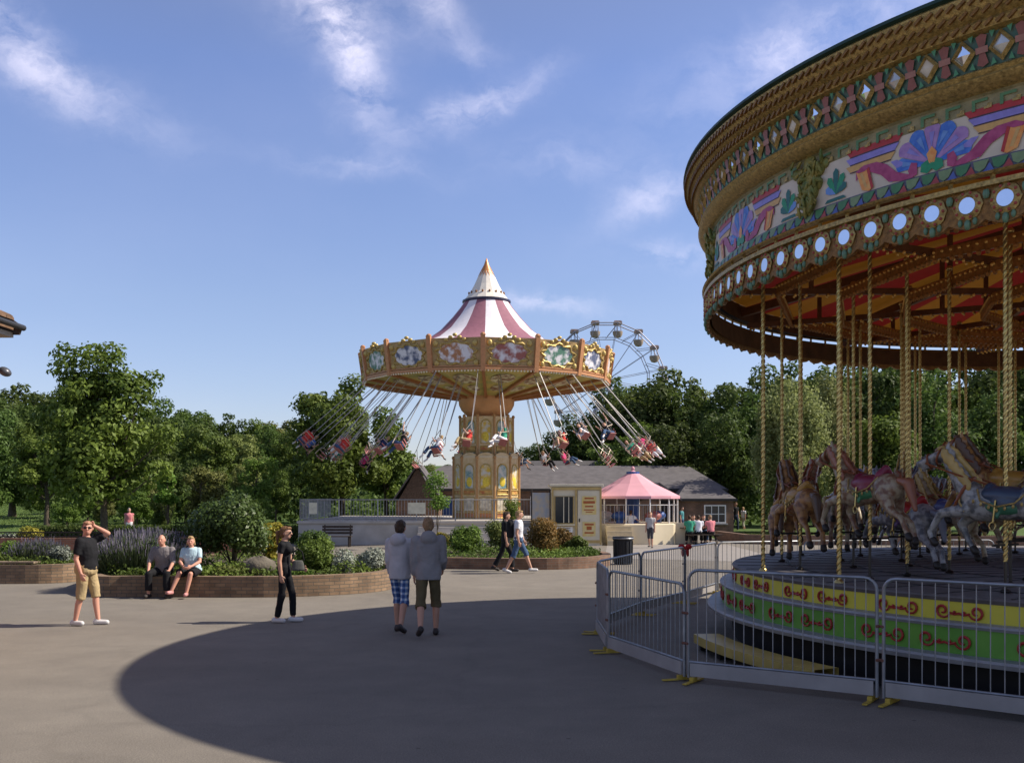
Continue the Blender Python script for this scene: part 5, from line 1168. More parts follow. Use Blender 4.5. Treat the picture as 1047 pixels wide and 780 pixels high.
def medallion(mbf, mbm, mbb, mbg, a):
    f = lambda s, v, d: cp(7.115 + d, a + math.degrees(s / 7.1), 5.045 + v)
    n = 20; ring = [f(.152 * math.cos(t) * (1 + .05 * math.cos(8 * t)), .150 * math.sin(t) * (1 + .05 * math.cos(8 * t)), .012) for t in [2 * math.pi * k / n for k in range(n)]]
    r2 = [f(.10 * math.cos(t), .10 * math.sin(t), .04) for t in [2 * math.pi * k / n for k in range(n)]]; r3 = [f(.082 * math.cos(t), .082 * math.sin(t), .025) for t in [2 * math.pi * k / n for k in range(n)]]
    mbf.add(ring + r2 + r3, [(k, (k + 1) % n, n + (k + 1) % n, n + k) for k in range(n)] + [(n + k, n + (k + 1) % n, 2 * n + (k + 1) % n, 2 * n + k) for k in range(n)])
    mbm.add([f(0, 0, .025)] + r3, [(0, 1 + k, 1 + (k + 1) % n) for k in range(n)])
    for k in range(10): t = 2 * math.pi * k / 10; mbb.ell(f(.125 * math.cos(t), .125 * math.sin(t), .03), (.017, .017, .017), 6, 4)
    for s, v, r_ in ((0, -.19, .055), (-.075, -.165, .04), (.075, -.165, .04)): mbg.ell(f(s, v, .01), (r_ * .6, r_ * .6, r_), 8, 6)
    for sx in (-1, 1): mbg.ell(f(sx * .175, .08, .01), (.025, .025, .05), 6, 4)
RED_B = rgbm('bead_red', (.32, .06, .05)); GRN_B = rgbm('bead_green', (.12, .22, .14))
MW = M('medallion_mirror', (.72, .74, .80), .05, 1.0, var=.01)
rest = [MB() for _ in range(4)]
for k in range(120):
    a = D0 + 3 * k
    if vis_lo < a < vis_hi:
        t4 = [MB() for _ in range(4)]; medallion(*t4, a); md = t4[0].build('medallion', GILT, val); t4[1].build('mirror', MW, md); t4[2].build('bead', RED_B, md); t4[3].build('pendant', GRN_B, md, smooth=True)
    else: medallion(*rest, a)
for m_, nm, mt in zip(rest, ('medallion', 'mirror', 'bead', 'pendant'), (GILT, MW, RED_B, GRN_B)): o = m_.build(nm, mt, val); o['kind'] = 'stuff'
# interior: striped ceiling, rafters, scalloped inner rings, bulbs
mb = MB(); NS = 104
for k in range(NS):
    a0, a1 = k * 360 / NS, (k + 1) * 360 / NS; mb.add([cp(7.0, a0, 5.60), cp(7.0, a1, 5.60), cp(.3, a1, 6.9), cp(.3, a0, 6.9)], [(0, 1, 2, 3)], (k // 2) % 2)
def canvasmat(name, c):      # sun-lit tilt canvas glows through
    m = M(name, c, .8, var=.12); t = m.node_tree; tr = nd(t, 'ShaderNodeBsdfTranslucent'); tr.inputs[0].default_value = (*c, 1); mx = nd(t, 'ShaderNodeMixShader'); mx.inputs[0].default_value = .07
    t.links.new(t.nodes['Principled BSDF'].outputs[0], mx.inputs[1]); t.links.new(tr.outputs[0], mx.inputs[2]); t.links.new(mx.outputs[0], t.nodes['Material Output'].inputs[0]); return m
mb.build('striped_ceiling', [canvasmat('ceiling_red', (.34, .018, .014)), canvasmat('ceiling_yellow', (.46, .20, .02))], ca)
ringpart('inner_board', [(7.0, 5.34), (7.0, 5.60), (7.035, 6.9)], M('dark_brown_lining', (0,)*3))
RAF = M('rafter_brown', (.16, .07, .03), .55, var=.25, scale=8); BULB = M('bulb_amber', (.75, .48, .14), .25, .3, var=.15)
for i in range(CA):
    a = A_SHELL + STEP * (i + .5); mb = MB(); mb.bar(cp(7.0, a, 5.46), cp(1.1, a, 6.58), .10, .14); mb.bar(cp(6.9, a, 5.22), cp(1.1, a, 5.12), .07, .09)
    mb.bar(cp(5.6, a, 5.2), cp(5.6, a, 5.6), .06, .06); mb.bar(cp(3.6, a, 5.2), cp(3.6, a, 6.0), .06, .06); mb.build('rafter', RAF, ca)
    mb = MB()
    for q in range(34):
        r_ = 6.8 - q * .16
        for s in (-1, 1): mb.ell(cp(r_, a, 5.155 - (6.9 - r_) * .017) + cp(s * .055, a + 90, 0), (.022, .022, .026), 6, 4)
    mb.build('bulb_strip', BULB, ca)
for rr, z, nm in ((6.1, 5.24, 0), (5.2, 5.15, 1), (4.2, 5.10, 2), (3.0, 5.06, 3)):
    for i in range(CA):      # straight lit spreader bars between the rafters
        p, q = cp(rr, A_SHELL + STEP * (i + .5), z), cp(rr, A_SHELL + STEP * (i + 1.5), z); mb = MB(); mb.bar(p, q, .05, .13); L = (q - p).length; nb = int(L / .11)
        for k in range(nb): mb.ell(p + (q - p) * (k + .5) / nb - Vector((0, 0, .075)), (.035, .035, .045), 6, 4)
        sb = mb.build('spreader_bar', M('gilt_brown', (.36, .17, .05), .4, .3, var=.3, scale=20), ca)
        mb = MB()
        for k in range(nb):
            for s in (-1, 1): mb.ell(p + (q - p) * (k + .5) / nb + cp(s * .035, A_SHELL + STEP * (i + 1), .02), (.022, .022, .022), 6, 4)
        mb.build('bulb', BULB, sb)
# twisted pole drive shafts radiating
# platform, risers and ledges
DECKM = M('platform_boards', (.115, .10, .095), .6, var=.2, scale=3, bump=.3, spec=.35)
mb = MB(); mb.lathe([(.05, 1.10), (6.7, 1.10), (6.72, 1.08), (6.70, 1.04)], 130); mb.build('platform', DECKM, ca)
mb = MB()
for rr in (5.85, 4.9, 3.95, 2.9): mb.lathe([(rr, 1.102), (rr, 1.108), (rr + .03, 1.108), (rr + .03, 1.102)], 120)
for k in range(52): mb.bar(cp(6.66, k * 360 / 52, 1.103), cp(1.8, k * 360 / 52, 1.103), .02, .008)
mb.build('platform_seam', M('seam_dark', (.03, .028, .027), .6), ca)
LEDGE = M('ledge_grey', (.30, .30, .31), .5, .2, var=.15, scale=4)
yr = ringpart('yellow_riser', [(6.69, 1.04), (6.69, .84)], rgbm('yellow', (.60, .52, .05), var=.05, scale=3), n=130)
gr = ringpart('green_riser', [(6.87, .79), (6.87, .52)], rgbm('lime', (.09, .27, .03), rgb2=(.13, .33, .04), scale=3), n=130)
ringpart('ledge', [(6.68, .84), (6.89, .84), (6.91, .82), (6.89, .79), (6.86, .79)], LEDGE); ringpart('ledge', [(6.86, .52), (7.08, .52), (7.1, .495), (7.08, .45), (6.8, .45)], LEDGE)
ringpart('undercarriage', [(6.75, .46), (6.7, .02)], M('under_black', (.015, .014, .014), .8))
RDL = rgbm('scroll_red', (.34, .025, .02)); WHL = rgbm('scroll_white', (.68, .6, .5))
def scroll(mb, a, zc_, r, rs, sc_=1.):
    P = lambda s, v, d=.014: cp(r + d, a + math.degrees(s * sc_ / rs), zc_ + v * sc_)
    for s in (-1, 1):
        pts = [P(s * (.19 + (.088 - .0042 * k) * math.cos(.5 * k - 2.8)), (.082 - .0038 * k) * math.sin(.5 * k - 2.8)) for k in range(17)]; mb.tube(pts, [.009 + .007 * math.sin(k / 16 * 3.1) for k in range(17)], 5)
        mb.tube([P(s * .115, -.02), P(s * .05, -.035), P(0, -.02)], .014, 5); mb.ell(P(s * .055, -.01), (.018, .018, .018), 6, 4)
for k in range(48):
    a = 187 + k * 7.5 + (1.1 if k % 2 else 0)
    mb = MB(); scroll(mb, a, .94, 6.69, 6.69, .98); mb.build('scroll_motif', RDL, yr); mb = MB(); scroll(mb, a - .5, .655, 6.87, 6.87, 1.08); mb.build('scroll_motif', RDL, gr)
# yellow plank step at the foot of the ledge
mb = MB(); mb.lathe([(7.14, .10), (7.14, .22), (7.50, .22), (7.50, .10), (7.14, .10)], 20, a0=183, a1=207); mb.build('plank_step', rgbm('plank_yellow', (.52, .38, .10), var=.15, scale=4), ca)
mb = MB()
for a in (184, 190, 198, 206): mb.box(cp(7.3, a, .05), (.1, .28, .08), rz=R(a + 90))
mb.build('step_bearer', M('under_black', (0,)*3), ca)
# central drum
mb = MB(); mb.lathe([(1.35, 1.1), (1.35, 1.5), (1.2, 1.6), (1.2, 4.6), (1.45, 4.9), (1.45, 5.3)], 26); mb.build('centre_drum', M('drum_paint', (.4, .12, .06), .45, rgb2=(.5, .36, .12), scale=2, contrast=2), ca)
# twisted poles
def pole(parent, x, y, z0, z1, r=.03, name='twisted_pole'):
    mb = MB(); n = 8; turns = (z1 - z0) / .16; k = int((z1 - z0) / .02); vs = []; fs = []
    for i in range(k + 1):
        z = z0 + (z1 - z0) * i / k; th = 2 * math.pi * turns * i / k
        for j in range(n * 2):
            a = th + math.pi * j / n; rr = r * (.80 + .20 * math.cos(2 * (a - th)) ) * (1.06 if True else 1); rr = r * (1 if (j % n) < n / 2 else .72); vs.append((x + rr * math.cos(a), y + rr * math.sin(a), z))
    m = 2 * n
    for i in range(k):
        for j in range(m): fs.append((i * m + j, i * m + (j + 1) % m, (i + 1) * m + (j + 1) % m, (i + 1) * m + j))
    mb.add(vs, fs); mb.ell((x, y, z1), (r * 1.7, r * 1.7, r * 1.4), 10, 6)
    return mb.build(name, BRASS, parent, smooth=True)
def inview(P, pad=60):
    if P.y < .5: return False
    px = HX + F * P.x / P.y; return -pad < px < 1047 + pad
for a in (183.2, 201.2, 237.2, 255.2):
    P = CC + cp(6.52, a, 0)
    if inview(P): q = P - CC; pole(ca, q.x, q.y, 1.1, 5.3, .031); mbx = MB(); mbx.lathe([(.06, 1.1), (.055, 1.12), (.035, 1.14)], 12, c=(q.x, q.y, 0)); mbx.build('pole_foot', BRASS, ca, smooth=True)
# ---- galloping horses
def horse(coat, coat2, saddle, cloth, mane, seed):
    """carved galloper, faces +x, pole at origin, z=0 at the pole/saddle height reference (belly ~ -.25)"""
    mb = MB()
    def cpz(a, b, ra, rb): capsule(mb, a, b, ra, rb, 12)
    mb.ell((.30, 0, -.02), (.30, .175, .215)); mb.ell((0, 0, -.01), (.42, .18, .19)); mb.ell((-.36, 0, .02), (.28, .19, .215)); mb.ell((.47, 0, .02), (.16, .14, .2))
    cpz((.42, 0, .08), (.66, 0, .40), .165, .11); cpz((.66, 0, .40), (.78, 0, .58), .12, .088)
    cpz((.77, 0, .60), (.93, 0, .55), .098, .075); cpz((.93, 0, .55), (1.13, 0, .47), .075, .052); mb.ell((1.15, 0, .455), (.06, .048, .05)); cpz((.93, 0, .5), (1.10, 0, .40), .045, .03)
    for s in (-1, 1):
        capsule(mb, (.76, s * .05, .66), (.74, s * .065, .76), .03, .01, 8); mb.ell((.93, s * .06, .58), (.028, .02, .025), 8, 6)
    g = random.Random(seed)
    F1 = [((.45, .1, -.10), (.76, .12, -.16), (.90, .12, -.42), (.84, .12, -.52)), ((.40, -.1, -.10), (.62, -.13, -.30), (.50, -.13, -.52), (.44, -.13, -.60))]
    F2 = [((-.42, .1, -.06), (-.58, .13, -.28), (-.80, .13, -.40), (-.92, .13, -.62)), ((-.40, -.1, -.06), (-.42, -.13, -.32), (-.66, -.13, -.46), (-.72, -.13, -.68))]
    hoof = []
    for a, b, c, d in F1: cpz(a, b, .095, .055); cpz(b, c, .052, .034); cpz(c, d, .036, .038); hoof.append((Vector(c), Vector(d)))
    for a, b, c, d in F2: cpz(a, b, .125, .065); cpz(b, c, .06, .036); cpz(c, d, .038, .04); hoof.append((Vector(c), Vector(d)))
    nm = 'coat_%d' % seed; mt = M(nm, coat, .35, rgb2=coat2, scale=11, contrast=2.2, spec=.5, detail=5)
    h = link(remesh(mb, .018, 2, .4), 'galloping_horse', mt)
    mb = MB(); mb.ell((-.02, 0, .10), (.36, .195, .13), 20, 10); mb.ell((-.05, 0, .02), (.27, .2, .19), 20, 10); mb.ell((.20, 0, .2), (.06, .09, .06)); capsule(mb, (-.30, -.08, .2), (-.34, -.0, .30), .06, .05); capsule(mb, (-.30, .08, .2), (-.34, 0, .30), .06, .05)
    link(remesh(mb, .02, 2, .4), 'saddle', saddle, h)
    mb = MB(); mb.ell((-.03, 0, -.03), (.34, .2, .13), 20, 8)
    for s in (-1, 1):
        mb.ell((.0, s * .185, -.14), (.04, .02, .05), 8, 6)
    link(remesh(mb, .02, 2), 'saddle_cloth', cloth, h)
    mb = MB()
    for q in range(11):
        t = q / 10; c = Vector((.34 + .42 * t, 0, .30 + .40 * t)); mb.ell(c + Vector((-.03 + .05 * (1 - t), g.uniform(-.02, .02), -.03)), (.05, .03, .05), 8, 6)
        for s in (-1, 1): mb.ell(c + Vector((.03 + .04 * (1 - t), s * (.085 + .05 * (1 - t)), -.09)), (.05, .022, .085 + .03 * (q % 2)), 8, 6)
    mb.ell((.86, 0, .67), (.08, .035, .04), 8, 6); link(remesh(mb, .02, 1), 'mane', mane, h)
    mb = MB(); capsule(mb, (-.60, 0, .12), (-.78, 0, .08), .05, .075); capsule(mb, (-.78, 0, .08), (-.90, 0, -.28), .08, .03); link(remesh(mb, .02, 1), 'tail', mane, h)
    mb = MB(); k = M('bridle_leather', (.22, .07, .03), .4)
    gt = MB()
    for s in (-1, 1):
        gt.tube([(.30, s * .12, .17), (.22, s * .19, .03), (.0, s * .215, -.03), (-.22, s * .205, .03), (-.33, s * .12, .18)], .012, 5)
        gt.tube([(.54, s * .08, .16), (.50, s * .165, .0), (.42, s * .175, -.12)], .014, 5)
        for q in range(7): gt.ell((.30 - .1 * q, s * (.205 - .002 * abs(q - 3)), -.07 + .03 * abs(q - 3)), (.02, .012, .028), 6, 4)
        gt.ell((.55, s * .1, .1), (.03, .03, .03), 8, 6)
    gt.build('gilt_trim', GILT, h, smooth=True)
    def hoop(c, ry, rz, t, tilt): 
        mb.tube([Vector(c) + Vector((math.sin(a) * rz * tilt, math.cos(a) * ry, math.sin(a) * rz)) for a in [2 * math.pi * q / 16 for q in range(16)]], t, 5, closed=True)
    hoop((1.02, 0, .5), .07, .085, .014, .3); hoop((.87, 0, .57), .095, .105, .014, -.3); hoop((.5, 0, .08), .165, .24, .022, -.5)
    mb.tube([(1.04, .07, .47), (.6, .15, .35), (.2, .1, .24)], .012, 5); mb.tube([(1.04, -.07, .47), (.6, -.15, .35), (.2, -.1, .24)], .012, 5); mb.build('bridle', k, h, smooth=True)
    mb = MB()
    for c, d in hoof: u = (d - c).normalized(); mb = MB(); capsule(mb, d - u * .01, d + u * .035, .046, .05, 10); mb.build('hoof', M('hoof_black', (.03, .025, .022), .4), h, smooth=True)
    mb = MB(); 
    for s in (-1, 1): mb.tube([(.02, s * .2, .05), (.03, s * .215, -.22)], .012, 5); mb.tube([(.03 + .04 * math.cos(t), s * .215, -.27 + .05 * math.sin(t)) for t in [2 * math.pi * q / 10 for q in range(10)]], .01, 5, closed=True)
    mb.build('stirrup', BRASS, h)
    return h
PT = lambda n, c, **k: M('tack_' + n, c, .4, spec=.5, **k)
HT = [horse((.33, .32, .30), (.10, .10, .10), PT('navy', (.04, .06, .10)), PT('green', (.05, .16, .09)), PT('gold', (.40, .27, .08), var=.3), 1),
      horse((.38, .19, .06), (.16, .07, .03), PT('ochre', (.42, .22, .04)), PT('brown', (.24, .09, .04)), PT('umber', (.10, .055, .03)), 2),
      horse((.36, .29, .19), (.18, .09, .05), PT('wine', (.20, .02, .05)), PT('leaf', (.06, .22, .10)), PT('rust', (.28, .10, .05)), 3),
      horse((.12, .12, .14), (.34, .34, .35), PT('red', (.42, .02, .02)), PT('purple', (.14, .08, .22)), PT('slate', (.16, .17, .22)), 4),
      horse((.46, .40, .27), (.24, .16, .09), PT('blue', (.06, .10, .30)), PT('crimson', (.30, .03, .06)), PT('gold', (0,)*3), 5)]
PLn = 0; usedH = [0] * 5; g = random.Random(4)
HROT = 218.0; KIND = {}
cols = [HROT + k * 18 for k in range(20)]
for ci, a in enumerate(cols):
    for ri, (rr, da) in enumerate(((5.95, 0), (5.05, -4.5), (4.15, -9))):
        ang = a + da; P = CC + cp(rr, ang, 0)
        if not inview(P, 130): continue
        kind = {(0, 0): 0, (19, 0): 2, (18, 0): 1, (19, 1): 3, (0, 1): 1, (0, 2): 4, (17, 0): 1}.get((ci, ri), (ci * 2 + ri * 3) % 5)
        h = HT[kind] if not usedH[kind] else copy_tree(HT[kind]); usedH[kind] = 1; h.parent = ca
        zz = 2.10 + .22 * math.sin(ci * 2.1 + ri * 1.7); zz = (2.12 if (ci, ri) == (0, 0) else zz) - .06
        h.location = cp(rr, ang, zz); h.rotation_euler = (0, 0, R(ang - 90)); h.scale = (.84, .9, .84) if ri else (.88, .95, .88); h.rotation_euler.y = R(g.uniform(-5, 2))
        pl_ = pole(ca, *cp(rr, ang, 0)[:2], 1.7 if 0 else zz - .62, 5.25, .0275); mb = MB(); q = cp(rr, ang, 0); mb.tube([(q.x, q.y, 1.1), (q.x, q.y, zz - .1)], .018, 8); mb.ell((q.x, q.y, 1.12), (.06, .06, .03), 8, 6)
        mb.build('steel_rod', M('rod_dark', (.06, .055, .05), .35, .7), ca, smooth=True)
        mb = MB(); mb.tube([tuple(cp(rr - .28, ang, 1.62)), tuple(cp(rr + .28, ang, 1.62))], .014, 6); mb.build('foot_bar', M('rod_dark', (0,)*3), ca)
for k, h in enumerate(HT):
    if not usedH[k]:
        for c in list(h.children): bpy.data.objects.remove(c)
        bpy.data.objects.remove(h)
# ------------------------------------------------------------------ crowd barriers
GALV = M('galvanised', (.27, .28, .30), .42, .65, var=.2, scale=6); KICK = M('kick_board', (.30, .28, .27), .6, var=.12, scale=3); YEL = M('foot_yellow', (.44, .31, .05), .6, var=.2)
def barrier(a, b, label, kick=True, h=1.12):
    a, b = Vector((*a, 0)), Vector((*b, 0)); L = (b - a).length - .07; rz = math.atan2(b.y - a.y, b.x - a.x)
    r = empty('barrier', (a + b) / 2, rz, label, 'barrier', 'steel crowd barriers round the carousel'); zb_ = .24; cr = .13; X = L / 2
    pts = [(-X, 0, .06), (-X, 0, h - cr)] + [(-X + cr - cr * math.cos(t), 0, h - cr + cr * math.sin(t)) for t in (R(22), R(45), R(68))] + [(-X + cr, 0, h), (X - cr, 0, h)] + [(X - cr + cr * math.sin(t), 0, h - cr + cr * math.cos(t)) for t in (R(22), R(45), R(68))] + [(X, 0, h - cr), (X, 0, .06)]
    mb = MB(); mb.tube(pts, .019, 8); mb.tube([(-X, 0, zb_), (X, 0, zb_)], .015, 8); mb.build('frame', GALV, r, smooth=True)
    for k in range(1, 19):
        x = -X + L * k / 19; e = min(x + X, X - x); zt = h if e > cr else h - cr + math.sqrt(max(0, cr * cr - (cr - e) ** 2)); mb = MB(); mb.tube([(x, 0, zb_), (x, 0, zt)], .0062, 6, cap=False); mb.build('bar', GALV, r, smooth=True)
    if kick: mb = MB(); mb.box((0, -.026, .155), (L - .06, .014, .15)); mb.build('kick_board', KICK, r)
    for s in (-1, 1):
        mb = MB(); mb.box((s * (X - .06), 0, .02), (.05, .5, .018)); mb.box((s * (X - .06), 0, .045), (.05, .12, .05)); mb.build('foot', YEL, r, bevel=.004)
        mb = MB(); mb.tube([(s * X, -.03, .45), (s * (X + .035), 0, .45)], .016, 6); mb.tube([(s * X, -.03, .8), (s * (X + .035), 0, .8)], .016, 6); mb.build('hook', M('hook_rust', (.16, .07, .05), .7), r)
BP = [(7.9, 7.6), (5.75, 9.0), (3.82, 10.65), (2.01, 11.88), (1.32, 14.1), (1.33, 16.0), (2.32, 18.5), (3.45, 20.5), (4.5, 22.6), (6.6, 23.3), (8.9, 23.75), (11.2, 23.8)]
LB = ['crowd barrier cut by the right edge of the photo, nearest the yellow and green steps', 'crowd barrier in front of the scrolled yellow and green risers, at bottom right', 'crowd barrier before the yellow plank step, between two yellow foot joints', 'crowd barrier turning left of the plank step', 'crowd barrier forming the leftmost corner of the enclosure, side on', 'narrow looking barrier just beyond the left corner', 'barrier directly in front of the litter bin', 'barrier left of the red bow joint', 'barrier right of the red bow joint, in front of the picnic group', 'distant barrier behind the left side of the platform', 'distant barrier behind the middle of the platform']
for (a, b), lb in zip(zip(BP[:-1], BP[1:]), LB): barrier(b, a, lb, h=1.30 if a[1] < 11 and a[0] > 3 else 1.13)
mb = MB()
for s in (-1, 1): mb.ell((s * .07, 0, .03), (.07, .035, .055), 8, 6); mb.ell((s * .05, 0, -.08), (.03, .015, .09), 8, 6)
mb.ell((0, 0, 0), (.035, .04, .035), 8, 6); o = mb.build('red_bow', M('bow_red', (.5, .02, .02), .6), smooth=True); o.location = (BP[7][0], BP[7][1] - .03, 1.13 - .02); tag(o, 'red ribbon bow tied on top of a barrier joint', 'bow')
# ------------------------------------------------------------------ people
CL = lambda n, c, **k: M('cloth_' + n, c, k.pop('rough', .85), spec=.15, bump=.25, bscale=k.pop('bscale', 22), **k)
BLACK = CL('black', (.015, .015, .017)); KHAKI = CL('khaki', (.40, .30, .16)); OLIVE = CL('olive', (.12, .095, .05)); HGREY = CL('grey_hoodie', (.25, .24, .245)); HLIL = CL('lilac_hoodie', (.45, .44, .46)); JEAN = CL('denim', (.06, .10, .18)); WHT = CL('white', (.72, .72, .74)); CHECK = CL('grey_check', (.20, .18, .18), scale=30); PALEB = CL('pale_blue', (.45, .60, .66)); PINKC = CL('pink', (.62, .22, .24)); REDC = CL('red', (.50, .05, .04)); GREENC = CL('green', (.05, .28, .18)); NAVY = CL('navy', (.02, .03, .08))
def plaid():
    m = bpy.data.materials.new('cloth_plaid'); m.use_nodes = True; t = m.node_tree; b = t.nodes['Principled BSDF']; b.inputs['Roughness'].default_value = .85
    tc = nd(t, 'ShaderNodeTexCoord'); outs = []
    sep = nd(t, 'ShaderNodeSeparateXYZ'); t.links.new(tc.outputs['Object'], sep.inputs[0])
    def band(o, fr, th):
        a = nd(t, 'ShaderNodeMath', operation='MULTIPLY'); a.inputs[1].default_value = fr; t.links.new(o, a.inputs[0]); f = nd(t, 'ShaderNodeMath', operation='FRACT'); t.links.new(a.outputs[0], f.inputs[0])
        g_ = nd(t, 'ShaderNodeMath', operation='GREATER_THAN'); g_.inputs[1].default_value = th; t.links.new(f.outputs[0], g_.inputs[0]); return g_.outputs[0]
    ad = nd(t, 'ShaderNodeMath', operation='ADD'); t.links.new(band(sep.outputs[0], 13, .6), ad.inputs[0]); t.links.new(band(sep.outputs[2], 11, .6), ad.inputs[1])
    mu = nd(t, 'ShaderNodeMath', operation='MULTIPLY'); mu.inputs[1].default_value = .5; t.links.new(ad.outputs[0], mu.inputs[0])
    cr = nd(t, 'ShaderNodeValToRGB'); cr.color_ramp.interpolation = 'CONSTANT'; e = cr.color_ramp.elements; e[0].color = (.03, .07, .22, 1); e[1].position = .4; e[1].color = (.16, .26, .46, 1); x = e.new(.9); x.color = (.62, .66, .70, 1)
    t.links.new(mu.outputs[0], cr.inputs[0]); t.links.new(cr.outputs[0], b.inputs['Base Color']); return m
PLAID = plaid()
HBR = M('hair_brown', (.05, .028, .015), .6, var=.3, scale=30, bump=.4); HGI = M('hair_ginger', (.15, .075, .03), .6, var=.3, scale=30, bump=.4); HBL = M('hair_blond', (.34, .22, .10), .6, var=.3, scale=30, bump=.4); HLB = M('hair_light_brown', (.25, .155, .08), .6, var=.3, scale=30, bump=.4); HGY = M('hair_grey', (.30, .27, .24), .7, var=.2, scale=30, bump=.3)
SW = M('shoe_white', (.60, .59, .58), .5, var=.05); SD = M('shoe_dark', (.04, .032, .03), .6); SP = M('sandal_pink', (.55, .25, .24), .6)
SKR = M('skin_ruddy', (.60, .30, .21), .55, var=.06, scale=8)
def stand(px, py, **k):
    P = at(px, py); return Vector((P.x, P.y, 0))
# man in black polo, walking right, hand up shading his eyes
P = stand(88, 639)
man = person('man in black polo and khaki shorts walking right, shading his eyes with one hand', P, 98, 1.76, arms=[((-.25, .9, .45), (.42, -.62, .45)), ((.16, -.12, -1), (-.02, .35, -1))],
       legs=[((-.03, .26, -1), (0, .10, -1)), ((.03, -.06, -1), (0, -.24, -1))], top=BLACK, sleeve=.75, bottom=KHAKI, hem=1.12, loose=1.22, hair=M('hair_thin_ginger', (.32, .16, .09), .6, var=.3, scale=30), shoes=SW, fat=1.16, skin=SKR, glasses=True, head_turn=-62, collar=BLACK, vox=.0105)
# woman in black, walking right
P = stand(291, 636)
girl = person('young woman in black top and black trousers with ponytail, walking right', P, 95, 1.66, arms=[((-.12, .2, -1), (.10, .75, -.45)), ((.12, -.12, -1), (0, .12, -1))], legs=[((-.02, .28, -1), (0, .04, -1)), ((.02, -.06, -1), (0, -.22, -1))],
       top=BLACK, sleeve=.5, bottom=CL('black_trousers', (.012, .012, .014)), hem=1.93, loose=.95, hair=HGI, ponytail=True, shoes=SW, female=True, glasses=True, vox=.0105, fat=.92)
# her shoulder bag
def bag(P, label, mat, rz=0):
    b = empty('shoulder_bag', P, rz, label, 'bag'); mb = MB(); loft(mb, [(Vector((0, 0, z)), w_, d, Vector((1, 0, 0)), Vector((0, 1, 0))) for z, w_, d in ((-.10, .09, .04), (-.08, .115, .05), (.02, .10, .04), (.08, .08, .03))]); link(remesh(mb, .012, 2), 'pouch', mat, b)
    mb = MB(); mb.tube([(-.1, 0, .08), (-.07, 0, .22), (0, 0, .28), (.07, 0, .22), (.1, 0, .08)], .012, 6); mb.build('strap', BLACK, b, smooth=True); return b
bag(Vector((girl.location.x + .24, girl.location.y - .06, .98)), 'dark grey shoulder bag hanging at the arm of the woman in black', CL('bag_grey', (.10, .10, .09)), .2)
# the two boys, seen from behind
P = stand(409, 646)
person('boy in pale hooded top and blue checked shorts seen from behind, left of the pair', P, 14, 1.80, arms=[((-.09, .04, -1), (-.0, .4, -1)), ((.07, .1, -1), (-.1, .7, -.8))], legs=[((-.03, .30, -1), (0, .02, -1)), ((.05, -.14, -1), (.04, -.62, -1))], top=HLIL, sleeve=1.9, bottom=PLAID, hem=1.18, loose=1.12, fat=.92, hair=HBR, shoes=SD, hood=True, head_nod=12, vox=.0105, top_len=.02, collar=NAVY)
P = stand(438, 650)
person('taller boy in grey hooded top and olive shorts, seen from behind, right of the pair', P, 352, 1.86, arms=[((-.08, .0, -1), (.0, .3, -1)), ((.12, .05, -1), (.05, .8, -.6))], legs=[((-.07, -.18, -1), (-.05, -.75, -1)), ((.08, .30, -1), (0, .04, -1))], top=HGREY, sleeve=1.9, bottom=OLIVE, hem=1.24, loose=1.3, hair=HLB, shoes=SD, hood=True, vox=.0105, top_len=.06, head_nod=6)
# walkers
P = stand(517, 585); person('walker in dark clothes half hidden behind the boy with the backpack', P + Vector((0, .45, 0)), 92, 1.74, top=BLACK, sleeve=.8, bottom=BLACK, hem=1.9, hair=HBR, shoes=SD, vox=.013, legs=[((-.03, -.35, -1), (0, -.5, -1)), ((.03, .4, -1), (0, .1, -1))])
P = stand(530, 586); wk = person('boy in white t-shirt and dark shorts walking right with a black backpack', P, 90, 1.80, arms=[((-.12, .25, -1), (0, .4, -1)), ((.14, -.15, -1), (.0, .25, -1))], legs=[((-.03, .55, -1), (0, .35, -1)), ((.03, -.30, -1), (0, -.55, -1))], top=WHT, sleeve=.6, bottom=JEAN, hem=1.15, loose=1.22, hair=HBL, shoes=SW, vox=.012)
mb = MB(); loft(mb, [(Vector((0, 0, z)), w_, d, Vector((1, 0, 0)), Vector((0, 1, 0))) for z, w_, d in ((-.24, .13, .07), (-.2, .17, .1), (0, .17, .11), (.2, .14, .09), (.27, .09, .05))]); bp_ = link(remesh(mb, .02, 2), 'backpack', BLACK)
bp_.location = wk.location + Vector((-.23, .0, 1.18)); bp_.rotation_euler = (0, 0, R(90)); tag(bp_, 'black backpack on the back of the boy in the white t-shirt', 'backpack')
# seated couple on the planter wall
def seated(px, Y, hz, **k):
    lb = k.pop('label'); return person(lb, Vector((XX(px, Y), Y, 0)), k.pop('heading', 180), k.pop('H', 1.7), hipz=hz, **k)
seated(168, 21.98, .58, label='seated bald man in grey shirt and dark trousers on the planter wall', H=1.74, lean=.22, arms=[((-.25, .35, -1), (.15, .75, -.75)), ((.25, .35, -1), (-.15, .75, -.75))], legs=[((-.22, 1, -.10), (-.02, .02, -1)), ((.22, 1, -.10), (.02, -.02, -1))], top=CHECK, sleeve=1.1, bottom=BLACK, hem=1.85, loose=1.15, shoes=SD, skin=SKR, fat=1.12, head_nod=-4)
seated(197, 21.98, .58, label='seated woman in pale blue top and black skirt on the planter wall', H=1.64, lean=.18, arms=[((-.2, .5, -1), (.5, .75, -.35)), ((.2, .5, -1), (-.5, .8, -.35))], legs=[((.05, 1, -.12), (.18, .12, -1)), ((.16, 1, -.08), (.34, .30, -1))], top=PALEB, sleeve=.7, bottom=BLACK, hem=.95, loose=1.12, hair=HBL, hairlen=.02, shoes=SP, fat=1.22, female=True, skin=SKR, head_turn=10)
